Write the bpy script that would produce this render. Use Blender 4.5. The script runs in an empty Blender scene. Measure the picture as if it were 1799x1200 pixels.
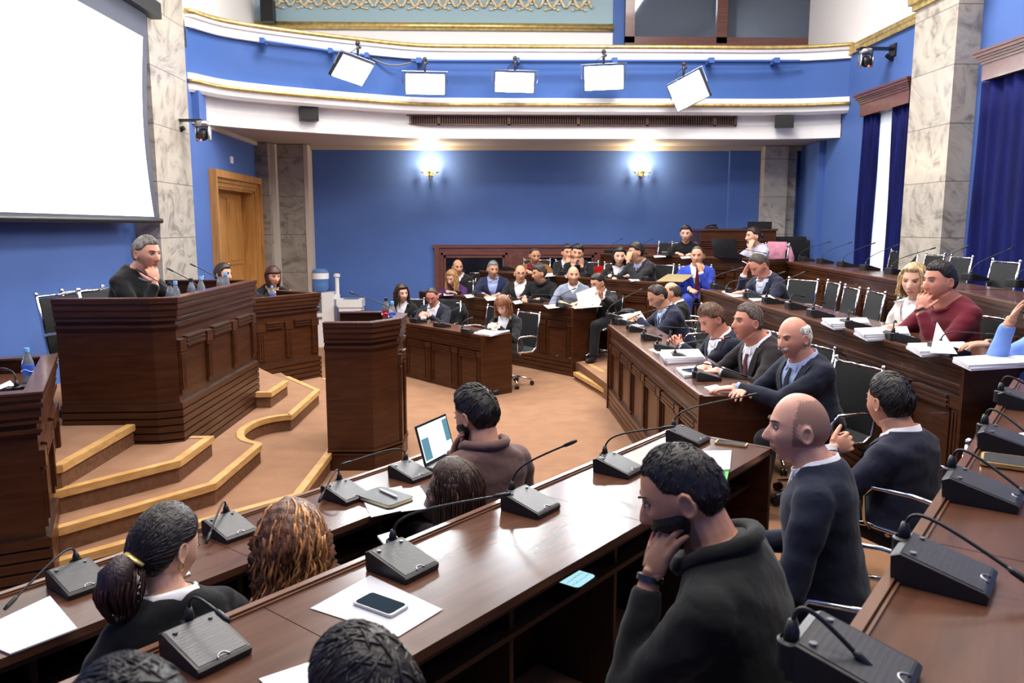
import bpy, math, random
import numpy as np
from mathutils import Vector, Matrix
from mathutils.bvhtree import BVHTree
rnd = random.Random(7)
scene = bpy.context.scene
COL = scene.collection
# ------------------------------------------------------------------ camera, world, lights, exposure
FPX = 1386.1; EYE = 2.05
CM = np.array([[0.999458622, -0.0328986478, -0.000376058770],
               [-0.00509789109, -0.143561305, -0.989628296],
               [0.0325034453, 0.989094450, -0.143651298]])      # rows: right, down, forward
cam_data = bpy.data.cameras.new('camera'); cam = bpy.data.objects.new('camera', cam_data); COL.objects.link(cam)
cam_data.sensor_width = 36; cam_data.lens = FPX * 36 / 1799; cam_data.clip_start = 0.05; cam_data.clip_end = 200
R_, D_, F_ = CM
cam.matrix_world = Matrix(((R_[0], -D_[0], -F_[0], 0), (R_[1], -D_[1], -F_[1], 0), (R_[2], -D_[2], -F_[2], EYE), (0, 0, 0, 1)))
scene.camera = cam
cam_data.dof.use_dof = True; cam_data.dof.focus_distance = 6.0; cam_data.dof.aperture_fstop = 7.0
scene.view_settings.view_transform = 'Standard'; scene.view_settings.look = 'None'
scene.view_settings.gamma = 1; scene.view_settings.exposure = 0.62
scene.view_settings.use_curve_mapping = False
world = bpy.data.worlds.new('sky'); scene.world = world; world.use_nodes = True
world.node_tree.nodes['Background'].inputs[0].default_value = (0.86, 0.93, 1.0, 1)
world.node_tree.nodes['Background'].inputs[1].default_value = 3.0
def lamp(name, loc, power, sx, sy, color, target=None, spread=180):
    l = bpy.data.lights.new(name, 'AREA'); l.shape = 'RECTANGLE'; l.size = sx; l.size_y = sy
    l.energy = power; l.color = color; l.spread = math.radians(spread)
    o = bpy.data.objects.new(name, l); COL.objects.link(o); o.location = loc
    if target is not None:
        o.rotation_euler = (Vector(target) - Vector(loc)).to_track_quat('-Z', 'Y').to_euler()
    return o
CEIL = 7.0
for (lx, ly, pw) in ((-1.4, 1.6, 100), (2.6, 1.6, 90), (-1.4, 5.6, 170), (2.6, 5.6, 170), (-1.4, 9.6, 170), (2.6, 9.6, 190)):
    lamp('ceiling_fill', (lx, ly, CEIL - .12), pw, 1.6, 1.6, (1.0, .945, .88))  # unseen area lights added under the ceiling to light the hall, no fixtures modelled
# ------------------------------------------------------------------ pixel -> place helpers (reference frame 1799 x 1200)
def ray(x, y):
    return CM.T @ np.array([(x - 899.5) / FPX, (y - 600) / FPX, 1.0])
def atz(x, y, z):
    d = ray(x, y); t = (z - EYE) / d[2]; return np.array([d[0]*t, d[1]*t, z])
def aty(x, y, Y):
    d = ray(x, y); t = Y / d[1]; return np.array([d[0]*t, Y, EYE + d[2]*t])
def atx(x, y, X):
    d = ray(x, y); t = X / d[0]; return np.array([X, d[1]*t, EYE + d[2]*t])
def onrow(x, y, A, n):
    d = ray(x, y); a = math.radians(A); nn = np.array([math.cos(a), -math.sin(a)])
    t = n / (d[:2] @ nn); return np.array([d[0]*t, d[1]*t, EYE + d[2]*t])
def V3(*a): return np.array(a, dtype=float)
def unit(v):
    v = np.asarray(v, float); return v / (np.linalg.norm(v) + 1e-12)
def lin(r, g, b):
    f = lambda c: (c/255/12.92) if c/255 <= .04045 else ((c/255 + .055)/1.055)**2.4
    return (f(r), f(g), f(b))
# ------------------------------------------------------------------ materials
def mat(name, color, rough=.5, metal=0, spec=.5, emit=None, estr=0, coat=0, trans=0, ior=1.45, sheen=0, alpha=1):
    m = bpy.data.materials.new(name); m.use_nodes = True
    b = m.node_tree.nodes['Principled BSDF']
    b.inputs['Base Color'].default_value = (*color, 1); b.inputs['Roughness'].default_value = rough
    b.inputs['Metallic'].default_value = metal; b.inputs['Specular IOR Level'].default_value = spec
    b.inputs['Coat Weight'].default_value = coat; b.inputs['Coat Roughness'].default_value = .08
    b.inputs['Transmission Weight'].default_value = trans; b.inputs['IOR'].default_value = ior
    b.inputs['Sheen Weight'].default_value = sheen; b.inputs['Alpha'].default_value = alpha
    if emit is not None:
        b.inputs['Emission Color'].default_value = (*emit, 1); b.inputs['Emission Strength'].default_value = estr
    return m
def noisy(m, c1, c2, scale=8, stretch=(1, 1, 1), detail=5, dist=0, bump=0, bscale=None, lo=.35, hi=.65, coords='Object', bdist=.01):
    nt = m.node_tree; b = nt.nodes['Principled BSDF']; N = nt.nodes.new; L = nt.links.new
    tc = N('ShaderNodeTexCoord'); mp = N('ShaderNodeMapping'); mp.inputs['Scale'].default_value = stretch
    L(tc.outputs[coords], mp.inputs[0])
    n = N('ShaderNodeTexNoise'); n.inputs['Scale'].default_value = scale; n.inputs['Detail'].default_value = detail
    n.inputs['Distortion'].default_value = dist; L(mp.outputs[0], n.inputs['Vector'])
    r = N('ShaderNodeValToRGB'); r.color_ramp.elements[0].position = lo; r.color_ramp.elements[1].position = hi
    r.color_ramp.elements[0].color = (*c1, 1); r.color_ramp.elements[1].color = (*c2, 1)
    L(n.outputs['Fac'], r.inputs[0]); L(r.outputs[0], b.inputs['Base Color'])
    if bump:
        n2 = N('ShaderNodeTexNoise'); n2.inputs['Scale'].default_value = bscale or scale*6; n2.inputs['Detail'].default_value = 3
        L(mp.outputs[0], n2.inputs['Vector'])
        bp = N('ShaderNodeBump'); bp.inputs['Strength'].default_value = bump; bp.inputs['Distance'].default_value = bdist
        L(n2.outputs['Fac'], bp.inputs['Height']); L(bp.outputs[0], b.inputs['Normal'])
    return m
def marble(name, base, vein, scale=.9):
    m = mat(name, base, .28, spec=.5); nt = m.node_tree; b = nt.nodes['Principled BSDF']; N = nt.nodes.new; L = nt.links.new
    tc = N('ShaderNodeTexCoord'); geo = N('ShaderNodeNewGeometry')
    # each slab of cladding has its own veining: slabs 0.62 m tall
    sep = N('ShaderNodeSeparateXYZ'); L(geo.outputs['Position'], sep.inputs[0])
    dv = N('ShaderNodeMath'); dv.operation = 'DIVIDE'; dv.inputs[1].default_value = .64; L(sep.outputs[2], dv.inputs[0])
    fl = N('ShaderNodeMath'); fl.operation = 'FLOOR'; L(dv.outputs[0], fl.inputs[0])
    fr = N('ShaderNodeMath'); fr.operation = 'FRACT'; L(dv.outputs[0], fr.inputs[0])
    wn = N('ShaderNodeTexWhiteNoise'); wn.noise_dimensions = '1D'; L(fl.outputs[0], wn.inputs['W'])
    add = N('ShaderNodeVectorMath'); add.operation = 'MULTIPLY_ADD'; add.inputs[1].default_value = (9, 9, 9)
    L(wn.outputs['Color'], add.inputs[0]); L(geo.outputs['Position'], add.inputs[2])
    rot = N('ShaderNodeVectorRotate'); rot.rotation_type = 'EULER_XYZ'; L(add.outputs[0], rot.inputs['Vector']); 
    cs = N('ShaderNodeVectorMath'); cs.operation = 'MULTIPLY'; cs.inputs[1].default_value = (1.4, 1.4, 1.4); L(wn.outputs['Color'], cs.inputs[0]); L(cs.outputs[0], rot.inputs['Rotation'])
    mp = N('ShaderNodeMapping'); mp.inputs['Scale'].default_value = (2.2, 2.2, .7); L(rot.outputs[0], mp.inputs[0])
    n = N('ShaderNodeTexNoise'); n.inputs['Scale'].default_value = scale*1.6; n.inputs['Detail'].default_value = 9; n.inputs['Roughness'].default_value = .62; n.inputs['Distortion'].default_value = 2.2
    L(mp.outputs[0], n.inputs['Vector'])
    r = N('ShaderNodeValToRGB'); e = r.color_ramp.elements; e[0].position = .34; e[0].color = (*vein, 1); e[1].position = .56; e[1].color = (*base, 1)
    k = r.color_ramp.elements.new(.45); k.color = (*[(a*.35+b_*.65) for a, b_ in zip(vein, base)], 1)
    L(n.outputs['Fac'], r.inputs[0])
    lt = N('ShaderNodeMath'); lt.operation = 'LESS_THAN'; lt.inputs[1].default_value = .012; L(fr.outputs[0], lt.inputs[0])
    mx = N('ShaderNodeMixRGB'); mx.inputs[2].default_value = (*[c*.5 for c in vein], 1); L(lt.outputs[0], mx.inputs[0]); L(r.outputs[0], mx.inputs[1]); L(mx.outputs[0], b.inputs['Base Color'])
    return m
WD1, WD2 = (.044, .0135, .0045), (.070, .0225, .0080)
M = {}
M['wood'] = noisy(mat('dark_mahogany', WD1, .36, spec=.32, coat=.10), WD1, WD2, 3.0, (1, 1, 9), 6, .6, bump=.04)
M['woodtop'] = noisy(mat('mahogany_top', WD1, .24, spec=.36, coat=.06), (.070, .028, .016), (.105, .044, .025), 2.4, (1, 7, 7), 6, .5)
M['woodlight'] = noisy(mat('mahogany_edge', WD1, .3, spec=.5, coat=.3), (.12, .05, .026), (.17, .075, .04), 3, (1, 8, 8), 5, .4)
M['groove'] = mat('dark_groove', (.012, .006, .004), .6)
M['shelfdark'] = noisy(mat('dark_shelf', WD1, .5), (.03, .012, .008), (.045, .018, .012), 3, (1, 7, 1))
M['oak'] = noisy(mat('honey_oak', (.5, .24, .07), .35, coat=.2), (.36, .155, .036), (.50, .25, .072), 2.2, (7, 7, .8), 7, .9, bump=.03)
M['nosing'] = noisy(mat('beech_nosing', (.7, .42, .17), .4), (.46, .25, .080), (.60, .36, .14), 3, (3, 3, 12), 5, .4)
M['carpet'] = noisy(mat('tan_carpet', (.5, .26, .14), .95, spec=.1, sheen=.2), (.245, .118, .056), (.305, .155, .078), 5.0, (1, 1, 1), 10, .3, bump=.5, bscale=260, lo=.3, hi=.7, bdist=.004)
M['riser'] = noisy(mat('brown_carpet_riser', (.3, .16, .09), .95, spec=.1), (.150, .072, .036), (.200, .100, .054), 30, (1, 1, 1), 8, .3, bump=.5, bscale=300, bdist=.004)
M['blue'] = noisy(mat('blue_wall_paint', (.04, .1, .3), .6, spec=.25), (.070, .138, .385), (.077, .150, .410), 1.5, (1, 1, 1), 4, 0, bump=.05, bscale=160, bdist=.003)
M['blueb'] = noisy(mat('balcony_blue_paint', (.04, .1, .3), .5, spec=.3), (.050, .120, .37), (.056, .130, .39), 1.5, bump=.04, bscale=160, bdist=.003)
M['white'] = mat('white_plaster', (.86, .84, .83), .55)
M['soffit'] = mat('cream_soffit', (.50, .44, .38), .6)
M['ceil'] = mat('ceiling_plaster', (.85, .82, .76), .7)
M['gold'] = noisy(mat('gilded_moulding', (.55, .40, .14), .38, metal=.75), (.50, .36, .12), (.74, .56, .24), 14, detail=4)
M['frieze'] = mat('pale_teal_frieze', (.32, .47, .52), .6)
M['relief'] = noisy(mat('cream_relief', (.75, .62, .38), .55), (.56, .42, .20), (.86, .78, .58), 20)
M['marble'] = marble('cream_marble', (.46, .415, .35), (.22, .195, .17))
M['marbled'] = marble('grey_marble', (.30, .27, .23), (.13, .115, .10), 1.2)
M['black'] = mat('matt_black_plastic', (.012, .012, .013), .42)
M['blacksoft'] = mat('soft_black', (.008, .008, .009), .7)
M['grey'] = mat('grey_plastic', (.16, .165, .175), .35)
M['chrome'] = mat('chrome', (.78, .78, .80), .12, metal=1)
M['steel'] = mat('brushed_steel', (.40, .40, .42), .35, metal=1)
M['dsteel'] = mat('dark_steel', (.07, .07, .075), .3, metal=.8)
M['whitep'] = mat('white_plastic', (.80, .80, .80), .35)
M['paper'] = mat('white_paper', (.86, .86, .88), .7, spec=.2)
M['paperedge'] = noisy(mat('paper_edges', (.7, .7, .74), .8), (.50, .50, .56), (.86, .86, .90), 3, (1, 1, 160), 2)
M['velvet'] = noisy(mat('royal_blue_velvet', (.006, .012, .16), .75, spec=.15, sheen=.05), (.002, .003, .045), (.004, .007, .085), 3, (3, 3, .4))
M['velvet'].node_tree.nodes['Principled BSDF'].inputs['Sheen Tint'].default_value = (.1, .2, 1, 1)
M['screen'] = mat('projection_screen', (.88, .88, .86), .8, emit=(1, 1, .98), estr=.75)  # emission stands in for projector light falling on the white cloth
M['screenmask'] = mat('screen_mask_black', (.06, .065, .10), .6)
M['glassdark'] = mat('black_glazing', (.006, .008, .014), .06, spec=.5)
M['red'] = mat('red_plastic', (.55, .02, .02), .4)
M['frame'] = noisy(mat('reddish_frame', (.11, .035, .025), .3, coat=.2), (.115, .042, .034), (.155, .06, .045), 3, (1, 9, 9))
M['led'] = mat('led_face', (1, 1, 1), .5, emit=(.90, .96, 1.0), estr=26)
M['bulb'] = mat('candle_bulb', (1, .9, .7), .4, emit=(1, .80, .50), estr=45)
M['glow_red'] = mat('red_indicator', (1, .05, .05), .4, emit=(1, .04, .03), estr=6)
M['crystal'] = mat('crystal_glass', (.95, .95, .95), .03, trans=1, ior=1.5)
M['glass'] = mat('window_glass', (.92, .96, .97), .02, trans=1, ior=1.1)
M['pet'] = mat('clear_bottle_plastic', (.75, .86, .97), .05, trans=.85, ior=1.25)
M['petblue'] = mat('blue_bottle_plastic', (.22, .45, .85), .06, trans=.6, ior=1.25)
M['cola'] = mat('dark_cola', (.012, .004, .003), .12)
M['colalabel'] = mat('red_bottle_label', (.50, .012, .015), .4)
M['bluelabel'] = mat('blue_bottle_label', (.035, .12, .60), .4)
M['bluecap'] = mat('pale_blue_cap', (.16, .42, .80), .4)
M['galleryglass'] = mat('gallery_glass', (.10, .13, .18), .04, spec=1.0, metal=.55)
M['sleeve'] = mat('plastic_sleeve', (.62, .62, .66), .12, spec=.7, coat=.5); M['greenpaper'] = mat('green_paper', lin(70, 165, 80), .6); M['bluefolder'] = mat('pale_blue_folder', lin(120, 165, 195), .6); M['goldfolder'] = mat('gold_folder', (.30, .22, .10), .3, metal=.5); M['pinkcloth'] = mat('pink_cloth', lin(190, 120, 140), .9)
M['phonescreen'] = mat('phone_screen', (.012, .02, .03), .05); M['litscreen'] = mat('lit_note_screen', (.4, .7, .8), .3, emit=(.40, .72, .80), estr=.75); M['laptopscreen'] = mat('laptop_screen', (.7, .8, .9), .2, emit=(.72, .84, .92), estr=.95); M['tealscreen'] = mat('teal_screen', (.06, .14, .18), .2, emit=(.07, .17, .22), estr=.8); M['leather'] = noisy(mat('black_leather', (.02, .02, .022), .4), (.014, .014, .016), (.024, .024, .026), 40, bump=.2); M['cream'] = mat('cream_pages', lin(214, 196, 150), .7)
def sheer():
    m = mat('sheer_curtain', (.92, .92, .92), .9); nt = m.node_tree; b = nt.nodes['Principled BSDF']
    t = nt.nodes.new('ShaderNodeBsdfTranslucent'); t.inputs[0].default_value = (.95, .95, .97, 1)
    x = nt.nodes.new('ShaderNodeMixShader'); x.inputs[0].default_value = .65
    nt.links.new(b.outputs[0], x.inputs[1]); nt.links.new(t.outputs[0], x.inputs[2]); nt.links.new(x.outputs[0], nt.nodes['Material Output'].inputs[0]); return m
M['sheer'] = sheer()
def grille():
    m = mat('speaker_grille', (.02, .02, .022), .33, metal=.35); nt = m.node_tree; b = nt.nodes['Principled BSDF']
    tc = nt.nodes.new('ShaderNodeTexCoord'); v = nt.nodes.new('ShaderNodeTexVoronoi'); v.inputs['Scale'].default_value = 330; v.inputs['Randomness'].default_value = 0
    nt.links.new(tc.outputs['Object'], v.inputs['Vector']); bp = nt.nodes.new('ShaderNodeBump'); bp.inputs['Strength'].default_value = .5; bp.inputs['Distance'].default_value = .001
    nt.links.new(v.outputs['Distance'], bp.inputs['Height']); nt.links.new(bp.outputs[0], b.inputs['Normal'])
    b.inputs['Base Color'].default_value = (.06, .06, .063, 1); return m
M['grille'] = grille()
_cm = {}
def cloth(r, g, b, bump=.35, rough=.85, sheen=.1):
    k = (r, g, b)
    if k not in _cm:
        c = lin(r, g, b); c2 = tuple(min(1, x*1.25 + .002) for x in c)
        _cm[k] = noisy(mat('fabric_%d' % len(_cm), c, rough, spec=.25, sheen=sheen), c, c2, 6, (1, 1, 1), 4, .3, bump=bump, bscale=9, bdist=.035)
    return _cm[k]
_sk = {}
def skin(r, g, b):
    k = (r, g, b)
    if k not in _sk:
        c = tuple(min(.95, x*1.02) for x in lin(r, g, b)); m = noisy(mat('skin_%d' % len(_sk), c, .48, spec=.4), tuple(x*.88 for x in c), c, 22, detail=3)
        p = m.node_tree.nodes['Principled BSDF']; p.inputs['Subsurface Weight'].default_value = .12; p.inputs['Subsurface Radius'].default_value = (.012, .005, .003); p.inputs['Subsurface Scale'].default_value = .6
        l = mat('lips_%d' % len(_sk), (c[0]*.72, c[1]*.42, c[2]*.42), .45)
        s = mat('shaved_%d' % len(_sk), tuple(x*.46 for x in c), .65)
        _sk[k] = (m, l, s)
    return _sk[k]
_hm = {}
def hairmat(r, g, b):
    k = (r, g, b)
    if k not in _hm:
        c = lin(r, g, b)
        _hm[k] = noisy(mat('hair_%d' % len(_hm), c, .42, spec=.5), tuple(x*.45 for x in c), tuple(min(1, x*1.5) for x in c), 30, (2, 2, .35), 5, .5, bump=.6, bscale=70, bdist=.006)
    return _hm[k]
# ------------------------------------------------------------------ mesh builder
class MB:
    def __init__(s): s.v = []; s.f = []; s.m = []
    def add(s, vs, fs, m=0):
        o = len(s.v); s.v.extend([tuple(map(float, p)) for p in vs]); s.f.extend([tuple(i+o for i in f) for f in fs]); s.m.extend([m]*len(fs)); return s
    def box(s, lo, hi, m=0):
        x0, y0, z0 = lo; x1, y1, z1 = hi
        return s.add([(x0,y0,z0),(x1,y0,z0),(x1,y1,z0),(x0,y1,z0),(x0,y0,z1),(x1,y0,z1),(x1,y1,z1),(x0,y1,z1)],
                     [(0,3,2,1),(4,5,6,7),(0,1,5,4),(1,2,6,5),(2,3,7,6),(3,0,4,7)], m)
    def obox(s, c, ax, ay, az, m=0):   # centre and three half-axis vectors
        c, ax, ay, az = map(np.asarray, (c, ax, ay, az))
        P = [c+i*ax+j*ay+k*az for k in (-1, 1) for (i, j) in ((-1,-1),(1,-1),(1,1),(-1,1))]
        return s.add(P, [(0,3,2,1),(4,5,6,7),(0,1,5,4),(1,2,6,5),(2,3,7,6),(3,0,4,7)], m)
    def prism(s, poly, z0, z1, m=0, mside=None):
        n = len(poly); a = sum(poly[i][0]*poly[(i+1)%n][1]-poly[(i+1)%n][0]*poly[i][1] for i in range(n))
        if a < 0: poly = list(poly)[::-1]
        vs = [(p[0], p[1], z0) for p in poly] + [(p[0], p[1], z1) for p in poly]
        s.add(vs, [tuple(range(n-1, -1, -1)), tuple(range(n, 2*n))], m)
        o = len(s.v) - 2*n; fs = [(o+i, o+(i+1)%n, o+n+(i+1)%n, o+n+i) for i in range(n)]
        s.f.extend(fs); s.m.extend([m if mside is None else mside]*n); return s
    def rings(s, R, m=0, cap=True, closed=True):
        n = len(R[0]); vs = [p for r in R for p in r]; fs = []
        for i in range(len(R)-1):
            for j in range(n if closed else n-1):
                k = (j+1) % n; fs.append((i*n+j, i*n+k, (i+1)*n+k, (i+1)*n+j))
        if cap: fs.append(tuple(range(n-1, -1, -1))); fs.append(tuple(range((len(R)-1)*n, len(R)*n)))
        return s.add(vs, fs, m)
    def tube(s, pts, r, n=8, m=0, cap=True, flat=1.0, up=None):
        pts = [np.asarray(p, float) for p in pts]; k = len(pts)
        rr = list(r) if hasattr(r, '__len__') else [r]*k
        R = []; t0 = unit(pts[1]-pts[0]); a = np.array([0, 0, 1.]) if up is None else np.asarray(up, float)
        if abs(t0 @ a) > .95: a = np.array([1., 0, 0])
        x = unit(np.cross(t0, a))
        for i in range(k):
            t = unit((pts[min(i+1, k-1)]-pts[max(i-1, 0)])); x = unit(x - (x @ t)*t); y = np.cross(t, x)
            R.append([pts[i]+rr[i]*(math.cos(q)*x + flat*math.sin(q)*y) for q in [2*math.pi*j/n for j in range(n)]])
        return s.rings(R, m, cap)
    def lathe(s, prof, n=20, o=(0, 0, 0), m=0, cap=True):
        o = np.asarray(o, float); R = [[o+np.array([r*math.cos(2*math.pi*j/n), r*math.sin(2*math.pi*j/n), z]) for j in range(n)] for r, z in prof]
        return s.rings(R, m, cap)
    def ball(s, c, rx, ry=None, rz=None, ax=None, n=14, k=9, m=0):
        ry = rx if ry is None else ry; rz = rx if rz is None else rz; c = np.asarray(c, float)
        A = np.eye(3) if ax is None else np.asarray(ax, float)    # rows: axes
        R = []
        for i in range(k+1):
            th = math.pi*(i+.0)/k; th = min(max(th, .06), math.pi-.06)
            R.append([c + rx*math.sin(th)*math.cos(p)*A[0] + ry*math.sin(th)*math.sin(p)*A[1] - rz*math.cos(th)*A[2] for p in [2*math.pi*j/n for j in range(n)]])
        return s.rings(R, m)
    def build(s, name, mats, parent=None, smooth=False, angle=None, props=None):
        me = bpy.data.meshes.new(name); me.from_pydata(s.v, [], s.f)
        if not isinstance(mats, (list, tuple)): mats = [mats]
        for q in mats: me.materials.append(M[q] if isinstance(q, str) else q)
        if len(mats) > 1: me.polygons.foreach_set('material_index', s.m)
        if smooth: me.polygons.foreach_set('use_smooth', [True]*len(me.polygons))
        me.update()
        if smooth and angle: me.set_sharp_from_angle(angle=math.radians(angle))
        o = bpy.data.objects.new(name, me); COL.objects.link(o)
        if parent is not None: o.parent = parent
        if props:
            for k, v in props.items(): o[k] = v
        return o
    def relto(s, T):           # world -> local of a root given as (location, rotz)
        (lx, ly, lz), a = T; c, q = math.cos(-a), math.sin(-a)
        s.v = [((x-lx)*c-(y-ly)*q, (x-lx)*q+(y-ly)*c, z-lz) for x, y, z in s.v]; return s
def thing(name, label, cat, loc=(0, 0, 0), rz=0, group=None):
    o = bpy.data.objects.new(name, None); COL.objects.link(o); o.location = tuple(map(float, loc)); o.rotation_euler = (0, 0, rz)
    o.empty_display_size = .1
    o['label'] = label; o['category'] = cat
    if group: o['group'] = group
    return o
def tag(o, label, cat, group=None):
    o['label'] = label; o['category'] = cat
    if group: o['group'] = group
    return o
def struct(o): o['kind'] = 'structure'; return o
def copy_tree(o, parent=None):
    c = o.copy(); COL.objects.link(c)
    if parent is not None: c.parent = parent
    for ch in list(o.children): copy_tree(ch, c)
    return c
def dup(o, loc, rz, label, group=None):
    c = copy_tree(o); c.location = tuple(map(float, loc)); c.rotation_euler = (0, 0, rz); c['label'] = label
    if group: c['group'] = group
    return c
def az(a):   # azimuth in degrees clockwise from +Y
    a = math.radians(a); return np.array([math.sin(a), math.cos(a), 0.])
# ------------------------------------------------------------------ the room
YB = 14.0; XR = 5.5; XL = -3.78; XS = -4.0; YN = -1.8; LS = .15
def sb(name, lo, hi, m): b = MB(); b.box(lo, hi); return struct(b.build(name, m))
sb('floor', (XS-.3, YN-.3, -.12), (XR+.3, YB+.3, 0), 'carpet')
sb('ceiling', (XS-.3, YN-.3, CEIL), (XR+.3, YB+.5, CEIL+.2), 'ceil')
sb('wall_back', (XS-.3, YB, 0), (XR+.3, YB+.25, CEIL), 'blue')
sb('wall_near', (XS-.3, YN-.25, 0), (XR+.3, YN, CEIL), 'blue')
sb('wall_stage', (XS-.25, YN, 0), (XS, 9.62, CEIL), 'blue')
# left wall between the pillars, with the door opening
d0, d1, dt = 11.12+.22, 13.35-.22, 2.62
w = MB(); w.box((XS-.25, 9.62, 0), (XL, d0, 4.3)); w.box((XS-.25, d1, 0), (XL, YB, 4.3)); w.box((XS-.25, d0, dt), (XL, d1, 4.3)); w.box((XS-.25, d0, 0), (XL-.24, d1, dt))
struct(w.build('wall_left', 'blue'))
sb('wall_left', (XS-.25, 9.62, 4.3), (XL-.05, YB, CEIL), 'white')
# right wall with two window openings
W1 = (10.30, 11.40, .85, 3.60); W2 = (7.15, 8.50, .85, 3.66)
w = MB(); ys = [YN, W2[0], W2[1], W1[0], W1[1], YB]
w.box((XR, ys[0], 0), (XR+.25, ys[1], 4.62)); w.box((XR, ys[2], 0), (XR+.25, ys[3], 4.62)); w.box((XR, ys[4], 0), (XR+.25, ys[5], 4.62))
for W in (W1, W2): w.box((XR, W[0], 0), (XR+.25, W[1], W[2])); w.box((XR, W[0], W[3]), (XR+.25, W[1], 4.62))
struct(w.build('wall_right', 'blue'))
sb('wall_right', (XR, YN, 4.62), (XR+.25, YB, CEIL), 'white')
g = MB(); g.tube([(XR-.0, YN, 4.70), (XR-.0, YB, 4.70)], .055, 10); g.box((XR-.045, YN, 4.60), (XR+.02, YB, 4.66)); struct(g.build('trim_1', 'gold', smooth=True, angle=40))
for k, W in enumerate((W1, W2)):
    f = MB(); x0, x1 = XR+.10, XR+.17; y0, y1, z0, z1 = W
    for a, b in ((y0, y0+.07), (y1-.07, y1), ((y0+y1)/2-.035, (y0+y1)/2+.035)): f.box((x0, a, z0), (x1, b, z1))
    for a, b in ((z0, z0+.07), (z1-.07, z1), (z0+.62, z0+.67), (z0+1.24, z0+1.29), (z0+1.86, z0+1.91)): f.box((x0, y0, a), (x1, y1, b))
    fr = struct(f.build('window_%d' % (k+1), 'whitep'))
    p = MB(); p.box((XR+.13, y0, z0), (XR+.138, y1, z1)); p.build('pane', 'glass', fr)
sb('baseboard_back', (XL, YB-.02, 0), (XR, YB, .1), 'wood')
sb('baseboard_right', (XR-.02, YN, 0), (XR, YB, .1), 'wood')
# pilaster fold of the back wall (right of the sconce) and corner of the right wall
xp = aty(1278, 330, YB)[0]
sb('wall_back', (xp, YB-.10, 0), (aty(1343, 300, YB)[0]+.02, YB, 3.42), 'blue')
sb('wall_right', (XR-.10, 12.9, 0), (XR, 13.35, 3.42), 'blue')
# marble pillars
def pillar(name, x0, x1, y0, y1, z1, m, label): b = MB(); b.box((x0, y0, 0), (x1, y1, z1)); struct(b.build(name, m))
xa = aty(1343, 300, YB-.3)[0]; xb = aty(1384, 300, YB-.3)[0]
b = MB(); b.box((xa, YB-.3, 0), (xb, YB, 3.42)); b.box((xb, YB-.16, 0), (aty(1399, 300, YB-.16)[0], YB, 3.42)); struct(b.build('trim_2', 'marble'))
xa = aty(491, 400, YB-.32)[0]; xb = aty(540, 400, YB-.32)[0]
b = MB(); b.box((XL, YB-.62, 0), (aty(476, 400, YB-.62)[0], YB-.3, 3.42)); b.box((XL, YB-.32, 0), (xb, YB, 3.42)); struct(b.build('trim_3', 'marbled'))
b = MB(); b.box((aty(478, 400, YB-.45)[0], YB-.47, 0), (aty(489, 400, YB-.45)[0], YB-.3, 3.42)); b.box((xb-.02, YB-.34, 0), (xb+.05, YB, 3.42)); struct(b.build('trim_4', 'soffit'))
# large stage pillar on the left and window pillar on the right
yl0 = atx(284, 440, XL+.06)[1]; yl1 = atx(345, 440, XL+.06)[1]
b = MB(); b.box((XS-.02, yl0, 0), (XL+.06, yl1, CEIL)); struct(b.build('trim_5', 'marble'))
yr0 = atx(1662, 300, XR-.28)[1]; yr1 = atx(1590, 300, XR-.28)[1]
b = MB(); b.box((XR-.28, yr0, 0), (XR, yr1, CEIL)); struct(b.build('trim_6', 'marble'))
b = MB(); b.box((XR-.36, yr0-.06, 4.70), (XR, yr1+.06, 4.80)); b.box((XR-.32, yr0-.03, 4.63), (XR, yr1+.03, 4.70)); struct(b.build('trim_7', 'gold'))
b = MB(); b.box((XS, yl0-.05, 4.92), (XL+.13, yl1+.05, 5.02)); struct(b.build('trim_8', 'gold'))
# ---- balcony: plan curve of its front
BP = [(-3.74, 10.55), (-3.50, 11.02), (-3.05, 11.40), (-2.45, 11.76), (-1.95, 12.02), (-1.50, 12.24), (-1.10, 12.40), (-.70, 12.46), (.5, 12.46), (2.0, 12.44), (3.2, 12.43), (4.3, 12.42), (4.95, 12.34), (XR, 12.15)]
def smoothpath(P, n=5):
    P = [np.array(p, float) for p in P]; out = []
    for i in range(len(P)-1):
        p0, p1, p2, p3 = P[max(i-1, 0)], P[i], P[i+1], P[min(i+2, len(P)-1)]
        for k in range(n):
            t = k/n; out.append(.5*((2*p1)+(-p0+p2)*t+(2*p0-5*p1+4*p2-p3)*t*t+(-p0+3*p1-3*p2+p3)*t**3))
    out.append(P[-1]); return out
BC = smoothpath(BP)
def offs(C, d):   # offset away from the hall (deeper, +y side)
    o = []
    for i, p in enumerate(C):
        t = C[min(i+1, len(C)-1)]-C[max(i-1, 0)]; t = t/np.linalg.norm(t); o.append(p+np.array([-t[1], t[0]])*d)
    o[0] = np.array([XL-.0, o[0][1]]); o[-1] = np.array([XR, o[-1][1]]); return o
def band(name, d0, z0, d1, z1, m, prof=None):
    """a strip of the front between two offsets/heights, 8 cm thick"""
    A = offs(BC, d0); B = offs(BC, d1); R = []
    for a, b in zip(A, B):
        n = unit(np.array([0, 1.])); R.append([(a[0], a[1], z0), (b[0], b[1], z1), (b[0], b[1]+.10, z1), (a[0], a[1]+.10, z0)])
    mb = MB(); mb.rings(R); return mb
def bandx(name, segs, m, smooth=False):
    mb = MB()
    for s_ in segs:
        q = band('', *s_, m); mb.add(q.v, q.f)
    return struct(mb.build(name, m, smooth=smooth, angle=35))
zt_, = (4.77,)
bandx('wall_balcony', [(.06, 3.96, .06, 4.60)], 'blueb', True)
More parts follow.
